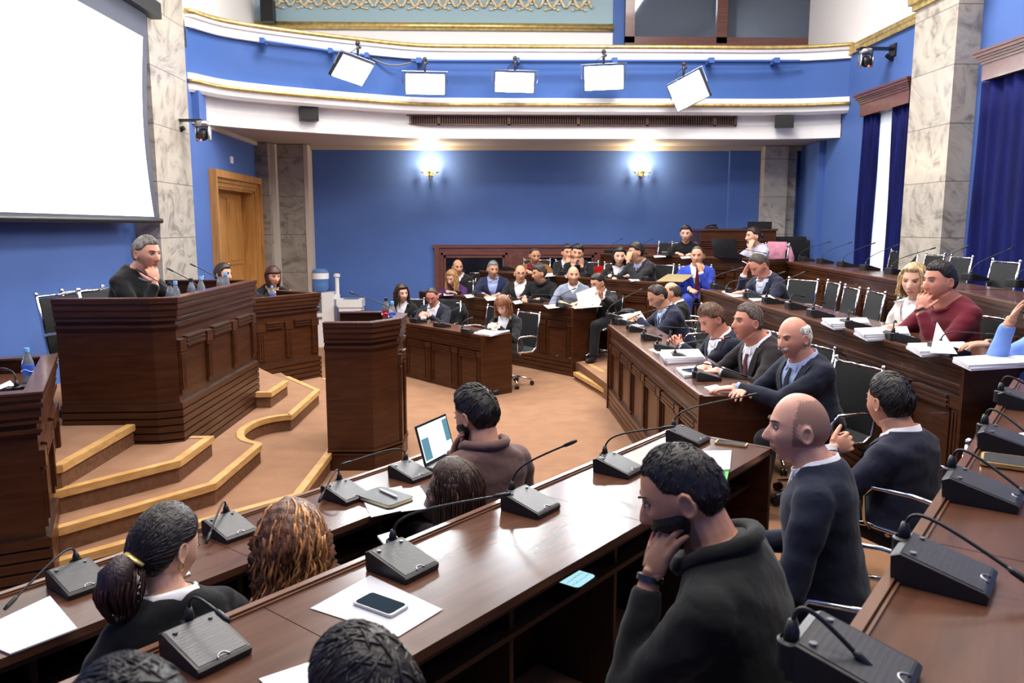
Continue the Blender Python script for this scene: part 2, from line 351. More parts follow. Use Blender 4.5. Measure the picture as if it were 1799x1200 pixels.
bandx('trim_9', [(.0, 4.56, -.0, 4.70), (-.03, 4.68, -.05, 4.72), (-.02, 3.88, .0, 4.0), (.0, 3.80, -.02, 3.88), (.04, 3.765, .0, 3.80)], 'white', True)
def railing(name, d, z, r, m, n=8):
    mb = MB(); mb.tube([(p[0], p[1], z) for p in offs(BC, d)], r, n); return struct(mb.build(name, m, smooth=True))
sb('wall_left', (XL-.01, 10.64, 3.43), (XL+.09, 10.90, 3.79), 'blue')
railing('trim_10', -.03, 4.745, .036, 'gold'); railing('trim_11', -.035, 3.895, .028, 'gold')
# lower fascia, set back, and the soffit
def setback(C, d):
    o = offs(C, d); return o
LF = setback(BC, .22)
mb = MB(); mb.rings([[(p[0], p[1], 3.42), (p[0], p[1], 3.62), (p[0], p[1]+.015, 3.63), (p[0], p[1]+.015, 3.80), (p[0], p[1]+.12, 3.80), (p[0], p[1]+.12, 3.42)] for p in LF]); struct(mb.build('trim_12', 'white'))
def slabrings(d, z0, z1):
    pts = []; last = XL - 1e-3
    for p in offs(BC, d):
        x = max(p[0], XL)
        if x > last + 1e-4: pts.append((x, p[1])); last = x
    return [[(x, y, z0), (x, YB, z0), (x, YB, z1), (x, y, z1)] for x, y in pts]
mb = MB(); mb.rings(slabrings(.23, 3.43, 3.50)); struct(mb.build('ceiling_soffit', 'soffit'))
mb = MB(); mb.rings(slabrings(.10, 3.80, 3.90)); struct(mb.build('floor_balcony', 'white'))
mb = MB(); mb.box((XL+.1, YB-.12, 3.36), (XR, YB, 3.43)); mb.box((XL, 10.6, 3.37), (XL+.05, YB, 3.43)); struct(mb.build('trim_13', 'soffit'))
# upper back wall: white dado, gilded rails, teal frieze with relief, gallery glazing
YU = YB-.06
zf0 = aty(800, 54, YU)[2]; zf1 = zf0+.13; xf0 = aty(452, 30, YU)[0]; xf1 = aty(1077, 40, YU)[0]
sb('wall_back', (XL-.2, YU, 3.9), (xf1+.02, YB, zf0), 'white')
sb('wall_back', (XL-.2, YU, zf0), (xf0-.25, YB, CEIL), 'white')
sb('wall_back', (xf0-.25, YU+.005, zf0), (xf1+.02, YB, CEIL), 'frieze')
mb = MB(); mb.tube([(xf0-.2, YU-.03, zf0+.06), (xf1, YU-.03, zf0+.06)], .062, 10); mb.tube([(xf0-.14, YU-.03, zf0+.1), (xf0-.14, YU-.03, CEIL)], .075, 10); struct(mb.build('trim_14', 'gold', smooth=True))
sb('trim_15', (aty(410, 20, YU)[0], YU-.05, 4.2), (aty(418, 20, YU)[0], YU, CEIL), 'frame')
# relief: scrolling vine with rosettes
zr = aty(800, 19, YU)[2]
rel = MB(); p_ = .46; zc = zr+.26
n = int((xf1-xf0)/p_)
for i in range(n):
    x0 = xf0+.1+i*p_
    for sgn in (1, -1):
        rel.tube([(x0+p_*t, YU-.02, zc+sgn*.20*math.cos(2*math.pi*t)) for t in np.linspace(0, 1, 17)], .026, 6)
        rel.tube([(x0+p_*.5+sgn*.15*math.sin(5*t)*(1-t)*1.1, YU-.02, zc-sgn*.02-.15*math.cos(5*t)*(1-t)*sgn) for t in np.linspace(0, .95, 14)], .016, 6)
    for q in range(8):
        a = 2*math.pi*q/8; rel.ball((x0+p_*.5+.055*math.cos(a), YU-.02, zc+.055*math.sin(a)), .034, .018, .026, n=8, k=5)
    rel.ball((x0+p_*.5, YU-.03, zc), .03, n=8, k=5)
    for q in (-1, 1):
        for a in (.6, 1.2, 1.9, 2.5): rel.ball((x0+p_*.5+q*.13*math.cos(a)+.0, YU-.015, zc-.19+.05*math.sin(a*2)), .040, .012, .018, n=8, k=4)
struct(rel.build('trim_16', 'relief', smooth=True))
# gallery windows on the upper level (dark frame, two lights)
xg0 = aty(1097, 40, YU)[0]; xg1 = aty(1436, 40, YU)[0]; zg = aty(1200, 78, YU)[2]; xgm = aty(1266, 40, YU)[0]
sb('wall_back', (xf1, YU-.02, 3.9), (xg0, YB, CEIL), 'blueb')
mb = MB(); mb.box((xg0, YU-.10, 3.9), (xg1, YU-.02, zg+.10)); mb.box((xg0, YU-.10, zg), (xg0+.16, YU-.02, CEIL)); mb.box((xgm-.09, YU-.10, zg), (xgm+.09, YU-.02, CEIL)); mb.box((xg1-.18, YU-.10, zg), (xg1, YU-.02, CEIL)); fr = struct(mb.build('window_3', 'frame'))
mb = MB(); mb.box((xg0+.1, YU-.05, zg+.05), (xgm, YU-.03, CEIL)); mb.build('pane', 'galleryglass', fr)
mb = MB(); mb.box((xgm, YU-.05, zg+.05), (xg1-.1, YU-.03, CEIL)); mb.build('pane', 'galleryglass', fr)
sb('wall_back', (xg1, YU, 3.9), (XR, YB, CEIL), 'white')
# ---- door on the left wall
door = MB(); door.box((XL-.22, d0, 0), (XL-.17, d1, dt))
dr = struct(door.build('door_1', 'oak'))
for a, b in ((d0+.12, (d0+d1)/2-.1), ((d0+d1)/2+.1, d1-.12)):
    for z0, z1 in ((.75, 1.35), (1.47, dt-.14)):
        q = MB(); q.box((XL-.172, a, z0), (XL-.155, b, z1)); q.box((XL-.156, a+.06, z0+.06), (XL-.145, b-.06, z1-.06)); q.build('door_panel', 'oak', dr)
q = MB(); q.tube([(XL-.15, (d0+d1)/2-.05, 1.5), (XL-.10, (d0+d1)/2-.05, 1.5), (XL-.10, (d0+d1)/2-.17, 1.5)], .012, 8); q.build('door_handle', 'gold', dr, True)
q = MB()
for o_, t_, h_ in ((0, .10, .0), (.06, .055, .03), (.12, .035, .06)):     # stepped casing
    q.box((XL-.001, d0-.22+o_, 0), (XL+t_, d0-.22+o_+.06, dt+.12-o_)); q.box((XL-.001, d1+.22-o_-.06, 0), (XL+t_, d1+.22-o_, dt+.12-o_)); q.box((XL-.001, d0-.22+o_, dt+.12-o_), (XL+t_, d1+.22-o_, dt+.22-o_))
q.box((XL-.22, d0-.02, 0), (XL+.02, d0+.03, dt)); q.box((XL-.22, d1-.03, 0), (XL+.02, d1+.02, dt)); q.box((XL-.22, d0, dt-.03), (XL+.02, d1, dt+.02))
q.build('door_frame', 'oak', dr)
# ---- stage steps
def step(name, poly, z0, z1, front, closed=False):
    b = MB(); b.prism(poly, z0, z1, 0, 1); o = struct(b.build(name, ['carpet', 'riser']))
    t = MB(); F_ = [np.array(p, float) for p in front]; R = []
    for i, p in enumerate(F_):
        a = F_[max(i-1, 0)]; c = F_[min(i+1, len(F_)-1)]; t1 = unit(p-a) if i else unit(c-p); t2 = unit(c-p) if i < len(F_)-1 else t1
        n1 = np.array([t1[1], -t1[0]]); n2 = np.array([t2[1], -t2[0]]); nn = unit(n1+n2)/max(.5, math.sqrt((1+n1@n2)/2))
        R.append([(*(p-nn*.045), z1+.006), (*(p+nn*.016), z1+.006), (*(p+nn*.016), z1-.042), (*(p-nn*.045), z1-.042)])
    t.rings(R); t.build('nosing', 'nosing', o)
    return o
def arc(pts, n=8): return [tuple(p) for p in smoothpath(pts, n)]
XW = XS
f1 = [(-2.9, 3.85), (-2.43, 4.42), (-1.35, 5.48), (-1.33, 6.39), (-1.33, 8.85), (-2.05, 9.9)]
step('floor_step', f1+[(-3.9, 12.3), (XW, 12.3), (XW, 3.2)], 0, LS, f1)
notch = arc([(-1.84, 6.31), (-2.00, 6.44), (-2.08, 6.60), (-2.12, 6.80), (-2.09, 7.05), (-2.00, 7.21), (-1.90, 7.28), (-1.84, 7.30)])
f2 = [(-3.0, 3.95), (-2.49, 4.54), (-1.88, 5.30), (-1.84, 6.28)] + notch[1:-1] + [(-1.84, 7.33), (-1.82, 8.45), (-2.35, 9.25)]
step('floor_step', f2+[(-3.9, 12.1), (XW, 12.1), (XW, 3.3)], LS, 2*LS, f2)
f3 = [(-3.1, 4.1), (-2.60, 4.77), (-2.13, 5.35), (-2.12, 5.98), (-2.28, 5.98)]
f3b = [(-2.28, 7.62), (-2.11, 7.62), (-2.09, 8.2), (-2.6, 9.0)]
step('floor_step', f3+f3b+[(-3.9, 11.6), (XW, 11.6), (XW, 3.4)], 2*LS, 3*LS, f3)
b = MB(); 
def nos(F_, z1):
    t = MB(); R = []; F_ = [np.array(p, float) for p in F_]
    for i, p in enumerate(F_):
        a = F_[max(i-1, 0)]; c = F_[min(i+1, len(F_)-1)]; t1 = unit(p-a) if i else unit(c-p); t2 = unit(c-p) if i < len(F_)-1 else t1
        n1 = np.array([t1[1], -t1[0]]); n2 = np.array([t2[1], -t2[0]]); nn = unit(n1+n2)/max(.5, math.sqrt((1+n1@n2)/2))
        R.append([(*(p-nn*.045), z1+.006), (*(p+nn*.016), z1+.006), (*(p+nn*.016), z1-.042), (*(p-nn*.045), z1-.042)])
    t.rings(R); return t
struct(nos(f3b[:3], 3*LS).build('trim_17', 'nosing'))
f4 = [(-3.4, 3.9), (-2.62, 4.78), (-2.62, 5.9)]
step('floor_step', f4+[(-2.62, 7.7), (-3.2, 8.6), (-3.4, 11.3), (XW, 11.3), (XW, 3.6)], 3*LS, 4*LS, f4)
# ---- seating tiers
def nl(A, n, s_):      # point on a row line: A azimuth of the line, n offset, s_ along
    a = math.radians(A); return np.array([math.cos(a)*n + math.sin(a)*s_, -math.sin(a)*n + math.cos(a)*s_])
T1, T2, T3, T3R = .20, .55, .85, .80
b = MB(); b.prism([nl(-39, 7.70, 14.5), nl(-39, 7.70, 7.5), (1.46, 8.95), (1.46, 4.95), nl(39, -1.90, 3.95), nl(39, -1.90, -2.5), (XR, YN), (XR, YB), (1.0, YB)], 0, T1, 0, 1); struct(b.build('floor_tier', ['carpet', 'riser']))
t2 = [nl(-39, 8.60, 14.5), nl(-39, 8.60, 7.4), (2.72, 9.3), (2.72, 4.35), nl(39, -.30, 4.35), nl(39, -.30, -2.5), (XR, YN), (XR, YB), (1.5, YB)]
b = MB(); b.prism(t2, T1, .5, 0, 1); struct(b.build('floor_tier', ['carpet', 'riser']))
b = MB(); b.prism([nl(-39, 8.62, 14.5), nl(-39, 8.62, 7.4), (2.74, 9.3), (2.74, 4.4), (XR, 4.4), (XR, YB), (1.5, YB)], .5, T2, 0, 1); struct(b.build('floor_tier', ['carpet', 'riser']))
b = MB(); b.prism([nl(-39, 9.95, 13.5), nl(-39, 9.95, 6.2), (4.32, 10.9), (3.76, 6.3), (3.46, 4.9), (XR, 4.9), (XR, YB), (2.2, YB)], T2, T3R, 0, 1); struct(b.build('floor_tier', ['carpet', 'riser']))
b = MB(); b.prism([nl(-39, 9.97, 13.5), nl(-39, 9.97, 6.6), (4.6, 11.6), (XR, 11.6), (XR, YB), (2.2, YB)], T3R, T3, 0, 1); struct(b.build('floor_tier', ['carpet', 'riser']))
for (px, py, z) in ((1042, 640, .10), ):
    pass
# two carpeted steps in the aisle between the far block and the right block
A0 = nl(-39, 7.45, 7.72); 
st = [(1.20, 9.85), (1.44, 9.30), (1.44, 10.6), (1.60, 11.0)]
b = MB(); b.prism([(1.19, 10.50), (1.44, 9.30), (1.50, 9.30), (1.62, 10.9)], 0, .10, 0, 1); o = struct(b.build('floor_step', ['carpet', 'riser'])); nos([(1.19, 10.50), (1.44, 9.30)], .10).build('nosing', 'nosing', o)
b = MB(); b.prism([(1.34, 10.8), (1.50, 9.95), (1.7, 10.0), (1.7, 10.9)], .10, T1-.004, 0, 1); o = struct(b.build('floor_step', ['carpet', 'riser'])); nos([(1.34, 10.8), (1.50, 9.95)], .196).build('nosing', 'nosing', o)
# ------------------------------------------------------------------ bench rows
DESK = {}
def desk(name, label, p0, p1, z0, zt, depth, plinth=0, bay=.62, group='bench rows of the hall', style='bench', seams=1.35, ends=(True, True), shelf=True, toplip=True, cat='bench desk', rim=0):
    """front face runs p0 -> p1, the sitter side is to the left of that direction"""
    p0 = np.asarray(p0[:2], float); p1 = np.asarray(p1[:2], float); d = p1-p0; L = float(np.linalg.norm(d)); a = math.atan2(d[1], d[0])
    r = thing(name, label, cat, (p0[0], p0[1], z0-plinth), a, group); h = zt-z0+plinth; b0 = plinth
    # front panel
    m = MB(); m.box((.02, .030, b0), (L-.02, .052, h-.03)); m.build('front_panel', 'wood', r)
    # cornice: stepped ridges under the top edge
    m = MB()
    for z_0, z_1, y in ((h-.028, h+.0, -.012), (h-.046, h-.028, .004), (h-.060, h-.046, -.004), (h-.088, h-.060, .010), (h-.135, h-.088, .018), (h-.152, h-.135, .004), (h-.166, h-.152, .014), (h-.180, h-.166, .008)):
        m.box((0, y, z_0), (L, .0185, z_1))
    m.build('cornice', 'wood', r)
    # pilasters with three flutes and triple bars over each bay
    m = MB(); nb = max(1, round(L/bay)); bw = L/nb; base = b0+.04; pt = h-.24
    for i in range(nb+1):
        x = min(max(i*bw, .075), L-.075)
        m.box((x-.055, .014, base), (x+.055, .031, pt+.02)); 
        for q in (-.032, 0, .032): m.box((x+q-.010, .004, base+.03), (x+q+.010, .016, pt-.05))
        m.box((x-.062, .000, pt-.03), (x+.062, .031, pt+.035))
    for i in range(nb):
        x0, x1 = i*bw+.095, (i+1)*bw-.095
        if i == 0: x0 = max(x0, .16)
        if i == nb-1: x1 = min(x1, L-.16)
        if x1-x0 < .08: continue
        m.box((x0, .012, pt-.055), (x1, .031, pt+.030))
        for q in (-.045, -.016, .013): m.box((x0+.012, .002, pt+q), (x1-.012, .014, pt+q+.016))
        m.box((x0+.0, .020, base+.02), (x0+.012, .032, pt-.06)); m.box((x1-.012, .020, base+.02), (x1, .032, pt-.06))
    m.build('panel_moulding', 'wood', r)
    if plinth > .02:
        m = MB(); k = max(2, int(round((plinth+.04)/.055))); hh = (plinth+.04)/k
        for i in range(k): m.box((0, .0+.006*(i % 1), i*hh+.005), (L, .06, (i+1)*hh-.005))
        m.box((.01, .02, 0), (L-.01, .062, plinth+.04), 1); m.build('plinth', ['wood', 'groove'], r)
    # worktop boards
    n = max(1, round(L/seams))
    for i in range(n):
        g = .0016 if n > 1 else 0
        m = MB(); m.box((L*i/n+g, .020, h-.030), (L*(i+1)/n-g, depth, h-rim)); m.build('worktop', 'woodtop', r)
    if toplip:
        m = MB(); m.box((0, -.012, h-.004), (L, .012, h+.012)); m.box((0, .016, h-.01), (L, .022, h+.006)); m.build('edge_strip', 'woodlight', r)
    for k, (x0, x1) in enumerate(((0, .028), (L-.028, L))):
        if ends[k]:
            m = MB(); m.box((x0-(.0015 if k == 0 else 0), -.014, 0 if plinth < .02 else 0), (x1+(.0015 if k == 1 else 0), depth-.0, h-.0005+.002)); m.build('end_panel', 'wood', r)
    if shelf:
        m = MB(); m.box((.03, .055, h-.22), (L-.03, depth-.10, h-.20)); nd = max(1, round(L/.7))
        for i in range(1, nd): m.box((L*i/nd-.01, .055, b0), (L*i/nd+.01, depth-.12, h-.032))
        m.box((.03, depth-.045, h-.060), (L-.03, depth-.025, h-.032))
        m.build('under_shelf', 'shelfdark', r)
    DESK[name+str(len(DESK))] = r
    return r
FB = 'benches of the far block'; RB = 'benches of the right block'; NB = 'benches of the near block'

def offp(F, d):
    F = [np.array(p[:2], float) for p in F]; o = []
    for i, p in enumerate(F):
        a = F[max(i-1, 0)]; c = F[min(i+1, len(F)-1)]; t1 = unit(p-a) if i else unit(c-p); t2 = unit(c-p) if i < len(F)-1 else t1
        n1 = np.array([t1[1], -t1[0]]); n2 = np.array([t2[1], -t2[0]]); o.append(p+unit(n1+n2)/max(.4, math.sqrt((1+n1@n2)/2))*d)
    return o
def pathstrip(F, y0, y1, z0, z1):      # strip between two outward offsets and two heights
    A = offp(F, y0); B = offp(F, y1)
    return [[(*a, z0), (*b, z0), (*b, z1), (*a, z1)] for a, b in zip(A, B)]
def counter(name, label, cat, F, z0, zt, inner, drop=.14, plinth=.30, deco=(), group=None, bayw=.5, base_mould=False):
    """a free-standing bench or lectern: outer faces along path F (sitter to the left), desk surface 'inner' set below the rim"""
    r = thing(name, label, cat, (F[0][0], F[0][1], z0), 0, group); RT = ((F[0][0], F[0][1], z0), 0)
    m = MB(); m.rings(pathstrip(F, -.045, -.012, z0, zt-.01)); m.relto(RT).build('outer_panel', 'wood', r)
    m = MB()
    for a, b, o_ in ((.030, .0, .030), (.05, .030, .020), (.075, .05, .028), (.125, .075, .016), (.145, .125, .004), (.16, .145, .014), (.21, .19, .014), (.225, .21, .004)):
        m.rings(pathstrip(F, -.045, o_, zt-a, zt-b))
    m.relto(RT).build('cornice', 'wood', r)
    m = MB(); m.rings(pathstrip(F, -.06, .034, zt-.001, zt+.010)); m.relto(RT).build('rim', 'woodtop', r)
    if plinth:
        m = MB(); k = int(round(plinth/.06)); hh = plinth/k
        for i in range(k): m.rings(pathstrip(F, -.012, .014, z0+i*hh+.008, z0+(i+1)*hh-.004))
        m.rings(pathstrip(F, -.012, .002, z0, z0+plinth), 1); m.relto(RT).build('plinth', ['wood', 'groove'], r)
    if base_mould:
        m = MB(); m.rings(pathstrip(F, -.012, .012, z0, z0+.15)); m.rings(pathstrip(F, -.012, .022, z0+.135, z0+.15)); m.rings(pathstrip(F, -.012, .018, z0+.165, z0+.175)); m.relto(RT).build('base_moulding', 'wood', r)
    for k in deco:
        a, b = np.array(F[k][:2]), np.array(F[k+1][:2]); t = unit(b-a); o = np.array([t[1], -t[0]]); L = float(np.linalg.norm(b-a)); nb = max(1, round(L/bayw)); m = MB()
        def bx(x0, x1, y, za, zb):
            c = a + t*(x0+x1)/2 + o*(y/2-.012); m.obox((*c, (za+zb)/2), (*(t*(x1-x0)/2), 0), (*(o*(y/2)), 0), (0, 0, (zb-za)/2))
        pt = zt-.36; base = z0+plinth+.05
        for i in range(nb+1):
            x = min(max(i*L/nb, .07), L-.07); bx(x-.05, x+.05, .016, base, pt+.02)
            for q in (-.03, 0, .03): bx(x+q-.010, x+q+.010, .026, base+.04, pt-.06)
            bx(x-.058, x+.058, .028, pt-.04, pt+.05)
        for i in range(nb):
            x0, x1 = i*L/nb+.09, (i+1)*L/nb-.09
            if i == 0: x0 += .05
            if i == nb-1: x1 -= .05
            if x1-x0 < .06: continue
            bx(x0, x1, .018, pt-.03, pt+.065)
            for q in (-.016, .014, .044): bx(x0+.01, x1-.01, .030, pt+q, pt+q+.014)
        m.relto(RT).build('panel_moulding', 'wood', r)
    m = MB(); m.prism(inner, zt-drop-.03, zt-drop); m.relto(RT).build('worktop', 'woodtop', r)
    return r
FB = 'benches of the far block'; RB = 'benches of the right block'; NB = 'benches of the near block'
desk('bench_desk', 'lowest bench row of the far block, ending beside the woman with the auburn bob', nl(-39, 5.92, 10.9), nl(-39, 5.88, 7.32), 0, .75, .45, group=FB)
desk('bench_desk', 'second bench row of the far block, where the bald man in grey sits', nl(-39, 7.68, 11.3), nl(-39, 7.65, 7.55), T1, .95, .45, plinth=T1, group=FB)
desk('bench_desk', 'third bench row of the far block, with the drinking glass and gold folder', nl(-39, 8.52, 10.7), nl(-39, 8.46, 6.82), T2, 1.30, .50, plinth=.15, group=FB)
desk('bench_desk', 'topmost dark bench row of the far block, with the open black laptop on it', nl(-39, 9.90, 9.15), nl(-39, 9.94, 5.99), T3, 1.60, .50, plinth=.1, group=FB)
desk('bench_desk', 'front bench row of the right block, the white-moustached man at its near end', (1.385, 8.80), (1.405, 5.02), T1, .95, .48, plinth=T1, group=RB)
desk('bench_desk', 'second bench row of the right block, with the man in the dark red jumper', (2.60, 9.45), (2.65, 4.20), .5, 1.30, .52, plinth=.16, group=RB)
desk('bench_desk', 'rear bench row of the right block, far part, before six empty chairs', (4.33, 11.45), (3.72, 6.27), T3R, 1.55, .50, plinth=.1, group=RB, ends=(True, False))
desk('bench_desk', 'near end of the rear bench row of the right block, by the wide blue curtain', (3.716, 6.25), (3.40, 4.80), T3R, 1.55, .50, plinth=.1, group=RB, ends=(False, True))
desk('bench_desk', 'front near bench on the floor, with the notebook and the open laptop on it', nl(39, -3.05, 3.30), nl(39, -3.05, .2), 0, .75, .46, group=NB)
desk('bench_desk', 'middle near bench with five gooseneck microphones and a phone on a plastic sleeve', nl(39, -1.83, 3.88), nl(39, -1.95, .0), T1, .95, .55, plinth=T1, group=NB)
desk('bench_desk', 'nearest bench row along the right edge of the view, with a closed folder', nl(39, -.32, 4.55), nl(39, -.32, .8), .5, 1.30, .60, plinth=.2, group=NB, ends=(True, True))
# dais, side desks, lectern, booth
zd = 1.53
counter('presidium_dais', 'tall dark wooden dais on the carpeted steps, with cola and water bottles along its top', 'dais', [(-3.13, 5.79), (-2.44, 5.80), (-2.29, 5.87), (-2.26, 7.74), (-2.42, 7.84), (-3.13, 7.86)], 2*LS, zd,
        [(-2.34, 5.90), (-2.31, 7.72), (-2.44, 7.80), (-3.05, 7.80), (-3.05, 5.84), (-2.46, 5.84)], drop=.13, plinth=.45, deco=(2,), bayw=.62)
s0, s1 = np.array([-2.70, 9.27]), np.array([-2.13, 10.04]); tt_ = unit(s1-s0); oo = np.array([-tt_[1], tt_[0]])
counter('side_desk', 'tall dark desk beside the dais with the woman in black behind it', 'desk', [tuple(s0+oo*.75), tuple(s0), tuple(s1), tuple(s1+oo*.75)], 0, 1.22, [tuple(s0+oo*.03), tuple(s1+oo*.03), tuple(s1+oo*.55), tuple(s0+oo*.55)], drop=.10, plinth=.42, deco=(1,), bayw=.48, group='side desks of the stage')
a0, a1 = np.array([-2.335, 4.09]), np.array([-2.89, 5.28]); ta = unit(a1-a0); oa = np.array([-ta[1], ta[0]])
counter('side_desk', 'tall dark desk cut by the left edge of the view, water bottle on it', 'desk', [tuple(a0+oa*1.3), tuple(a0), tuple(a1), tuple(a1+oa*.95)], 0, 1.20, [tuple(a0+oa*.04), tuple(a1+oa*.04), tuple(a1+oa*.93), tuple(a0+oa*1.27)], drop=.09, plinth=.42, deco=(1,), bayw=.62, group='side desks of the stage')
counter('lectern', 'free-standing dark wooden lectern in the middle of the floor', 'lectern', [(-1.35, 6.54), (-.955, 6.53), (-.76, 6.80), (-.75, 7.18), (-.93, 7.36), (-1.35, 7.37)], 0, 1.26,
        [(-1.30, 6.57), (-.97, 6.57), (-.80, 6.82), (-.79, 7.16), (-.95, 7.32), (-1.30, 7.33)], drop=.10, plinth=0, base_mould=True, deco=(2,), bayw=.8)
c = DESK and None
bb0 = aty(1232, 402, 12.6); bb1 = aty(1365, 402, 12.6); 
r = thing('control_booth', 'dark wooden booth behind the top bench row with a black laptop on top', 'booth', (bb0[0], 12.6, T3))
L_ = bb1[0]-bb0[0]; H_ = bb0[2]-T3
m = MB(); m.box((0, .02, 0), (L_, .9, H_-.03)); m.build('carcass', 'wood', r)
m = MB(); m.box((-.02, 0, H_-.03), (L_+.02, .92, H_)); m.build('top_board', 'woodtop', r)
m = MB(); 
for z in (.20, .24, .27, .31): m.box((-.01, 0, H_-z), (L_+.01, .03, H_-z+.018))
m.box((-.008, .005, 0), (L_+.008, .03, H_-.33)); m.build('moulding', 'wood', r)
# ------------------------------------------------------------------ fittings on walls and balcony
# projection screen on the stage wall
XSC = XS+.30
yS = atx(281, 388, XSC)[1]; zb = 2.10; yN = 5.0; zT = atx(252, 63, XSC)[2]
r = thing('projection_screen', 'large white projection screen hanging on the blue stage wall above the dais', 'screen', (XSC, yS, zb))
def scr_edge(z):   # the side edge is drawn in slightly (tensioned cloth)
    t = (z-zb)/(zT-zb); return yS-.03-.16*math.sin(math.pi*min(1, max(0, t)))*.9 - .0
m = MB(); R_0 = []; R_1 = []
for z in np.linspace(zb+.04, zT+.50, 15):
    e = scr_edge(z); R_0.append([(XSC, yN, z), (XSC, e, z), (XSC+.006, e, z), (XSC+.006, yN, z)])
m.rings(R_0); m.relto(((XSC, yS, zb), 0)).build('screen_border', 'screenmask', r)
m = MB()
for z in np.linspace(zb+.065, zT-.02, 13):
    e = scr_edge(z)-.13; R_1.append([(XSC+.006, yN, z), (XSC+.006, e, z), (XSC+.009, e, z), (XSC+.009, yN, z)])
m.rings(R_1); m.relto(((XSC, yS, zb), 0)).build('screen_surface', 'screen', r)
m = MB(); m.tube([(XSC, yN-.02, zb+.02), (XSC, yS+.03, zb+.02)], .030, 10); m.relto(((XSC, yS, zb), 0)).build('bottom_bar', 'black', r, True, 50)
h = atx(282, 10, XSC)
m = MB(); zc_ = atx(268, 24, XSC+.10)[2]; m.box((XSC-.14, yN, zc_), (XSC+.10, atx(283, 12, XSC+.1)[1], zc_+.17)); m.relto(((XSC, yS, zb), 0)).build('roller_case', 'black', r)
# LED lamps on the balcony rail
YF = 12.40
m = MB(); P1 = [aty(407, 57, 11.5), aty(500, 76, 11.75), aty(592, 92, 12.0), aty(648, 107, 12.2)]
pts = [(-3.02, 11.28, 4.55), (-2.2, 11.78, 4.53), (-1.72, 12.02, 4.52)]
r = thing('lamp_rail', 'blue pipe rail fixed along the curved left part of the balcony', 'rail', pts[0], 0, 'blue pipe rails on the balcony')
m.tube([np.array(p) for p in pts], .020, 8)
m.relto((pts[0], 0)).build('pipe', 'blueb', r, True, 50)
for p in pts: m = MB(); m.box((p[0]-.03, p[1]-.03, p[2]-.03), (p[0]+.03, p[1]+.16, p[2]+.04)); m.relto((pts[0], 0)).build('clamp', 'blueb', r)
q0, q1 = aty(722, 107, 12.28), aty(1405, 107, 12.28)
r = thing('lamp_rail', 'blue pipe rail fixed along the straight middle of the balcony', 'rail', q0, 0, 'blue pipe rails on the balcony')
m = MB(); m.tube([q0, q1], .019, 8); m.relto((q0, 0)).build('pipe', 'blueb', r, True, 50)
for t in (0.02, .27, .52, .77, .94): p = q0+(q1-q0)*t; m = MB(); m.box((p[0]-.04, p[1]-.03, p[2]-.03), (p[0]+.04, p[1]+.20, p[2]+.045)); m.relto((q0, 0)).build('clamp', 'blueb', r)
m = MB(); a, b = aty(648, 100, 12.22), aty(722, 110, 12.25)
m.tube([a+(b-a)*t+V3(0, 0, -.075*math.sin(math.pi*t)) for t in np.linspace(0, 1, 9)], .013, 7); c_ = m.build('cable', 'grey', None, True); tag(c_, 'grey cable sagging between the two blue balcony rails', 'cable')
def led(px, py, Y, wd, hg, yaw, tilt, rollz, power, label):
    c = aty(px, py, Y); a = math.radians(yaw); f = az(180+yaw)*math.cos(math.radians(tilt)) - V3(0, 0, 1)*math.sin(math.radians(tilt))
    x = unit(np.cross(f, V3(0, 0, 1))); y = np.cross(x, f); q = math.radians(rollz); x, y = x*math.cos(q)+y*math.sin(q), y*math.cos(q)-x*math.sin(q)
    r = thing('led_panel', label, 'lamp', c, 0, 'LED panels on the balcony rail'); RT = (tuple(c), 0)
    m = MB(); m.obox(c-f*.035, x*wd/2, y*hg/2, f*.03); m.relto(RT).build('housing', 'black', r)
    m = MB(); m.obox(c+f*.002, x*(wd/2-.018), y*(hg/2-.014), f*.006); m.relto(RT).build('diffuser', 'led', r)
    m = MB(); top = c + V3(0, 0, hg/2+.13) - f*.02
    m.tube([c+x*(wd/2+.03)-f*.03, c+x*(wd/2+.035)+y*(hg/2+.02)-f*.05, c-x*(wd/2+.035)+y*(hg/2+.02)-f*.05, c-x*(wd/2+.03)-f*.03], .008, 6); m.relto(RT).build('yoke', 'steel', r, True, 50)
    m = MB(); t = c+y*(hg/2+.02)-f*.05; m.tube([t, t+V3(0, 0, .10), t+V3(0, 0, .16)], [.016, .022, .016], 8); m.ball(t+V3(0, 0, .17), .035); m.ball(t+V3(.03, 0, .12), .022); m.relto(RT).build('clamp', 'dsteel', r, True)
    m = MB(); m.tube([t+V3(0, 0, .12), t+V3(-.10, 0, .05), t+V3(-.12, .0, -.05), c-x*wd*.3-f*.05], .006, 6); m.relto(RT).build('cable', 'black', r, True)
    l = lamp('led_light', c+f*.03, power, wd, hg, (.92, .97, 1.0), c+f*2, 150); l.parent = r; l.matrix_parent_inverse = Matrix.Translation(-Vector(c))
led(620, 124, 11.55, .62, .36, -52, 40, 6, 40, 'white LED panel furthest left on the curved balcony rail, seen edge-on')
led(747, 148, 12.10, .60, .31, -4, 16, 0, 35, 'lit LED panel second from the left, above the left end of the wall grille')
led(904, 145, 12.10, .60, .30, 4, 12, 2, 35, 'lit LED panel in the middle of the five on the balcony rail')
led(1061, 137, 12.10, .60, .36, 4, 10, -2, 40, 'lit LED panel second from the right, in front of the bright blue patch')
led(1209, 160, 11.95, .56, .42, 38, 14, -20, 30, 'tilted LED panel furthest right on the balcony rail, turned to the right')
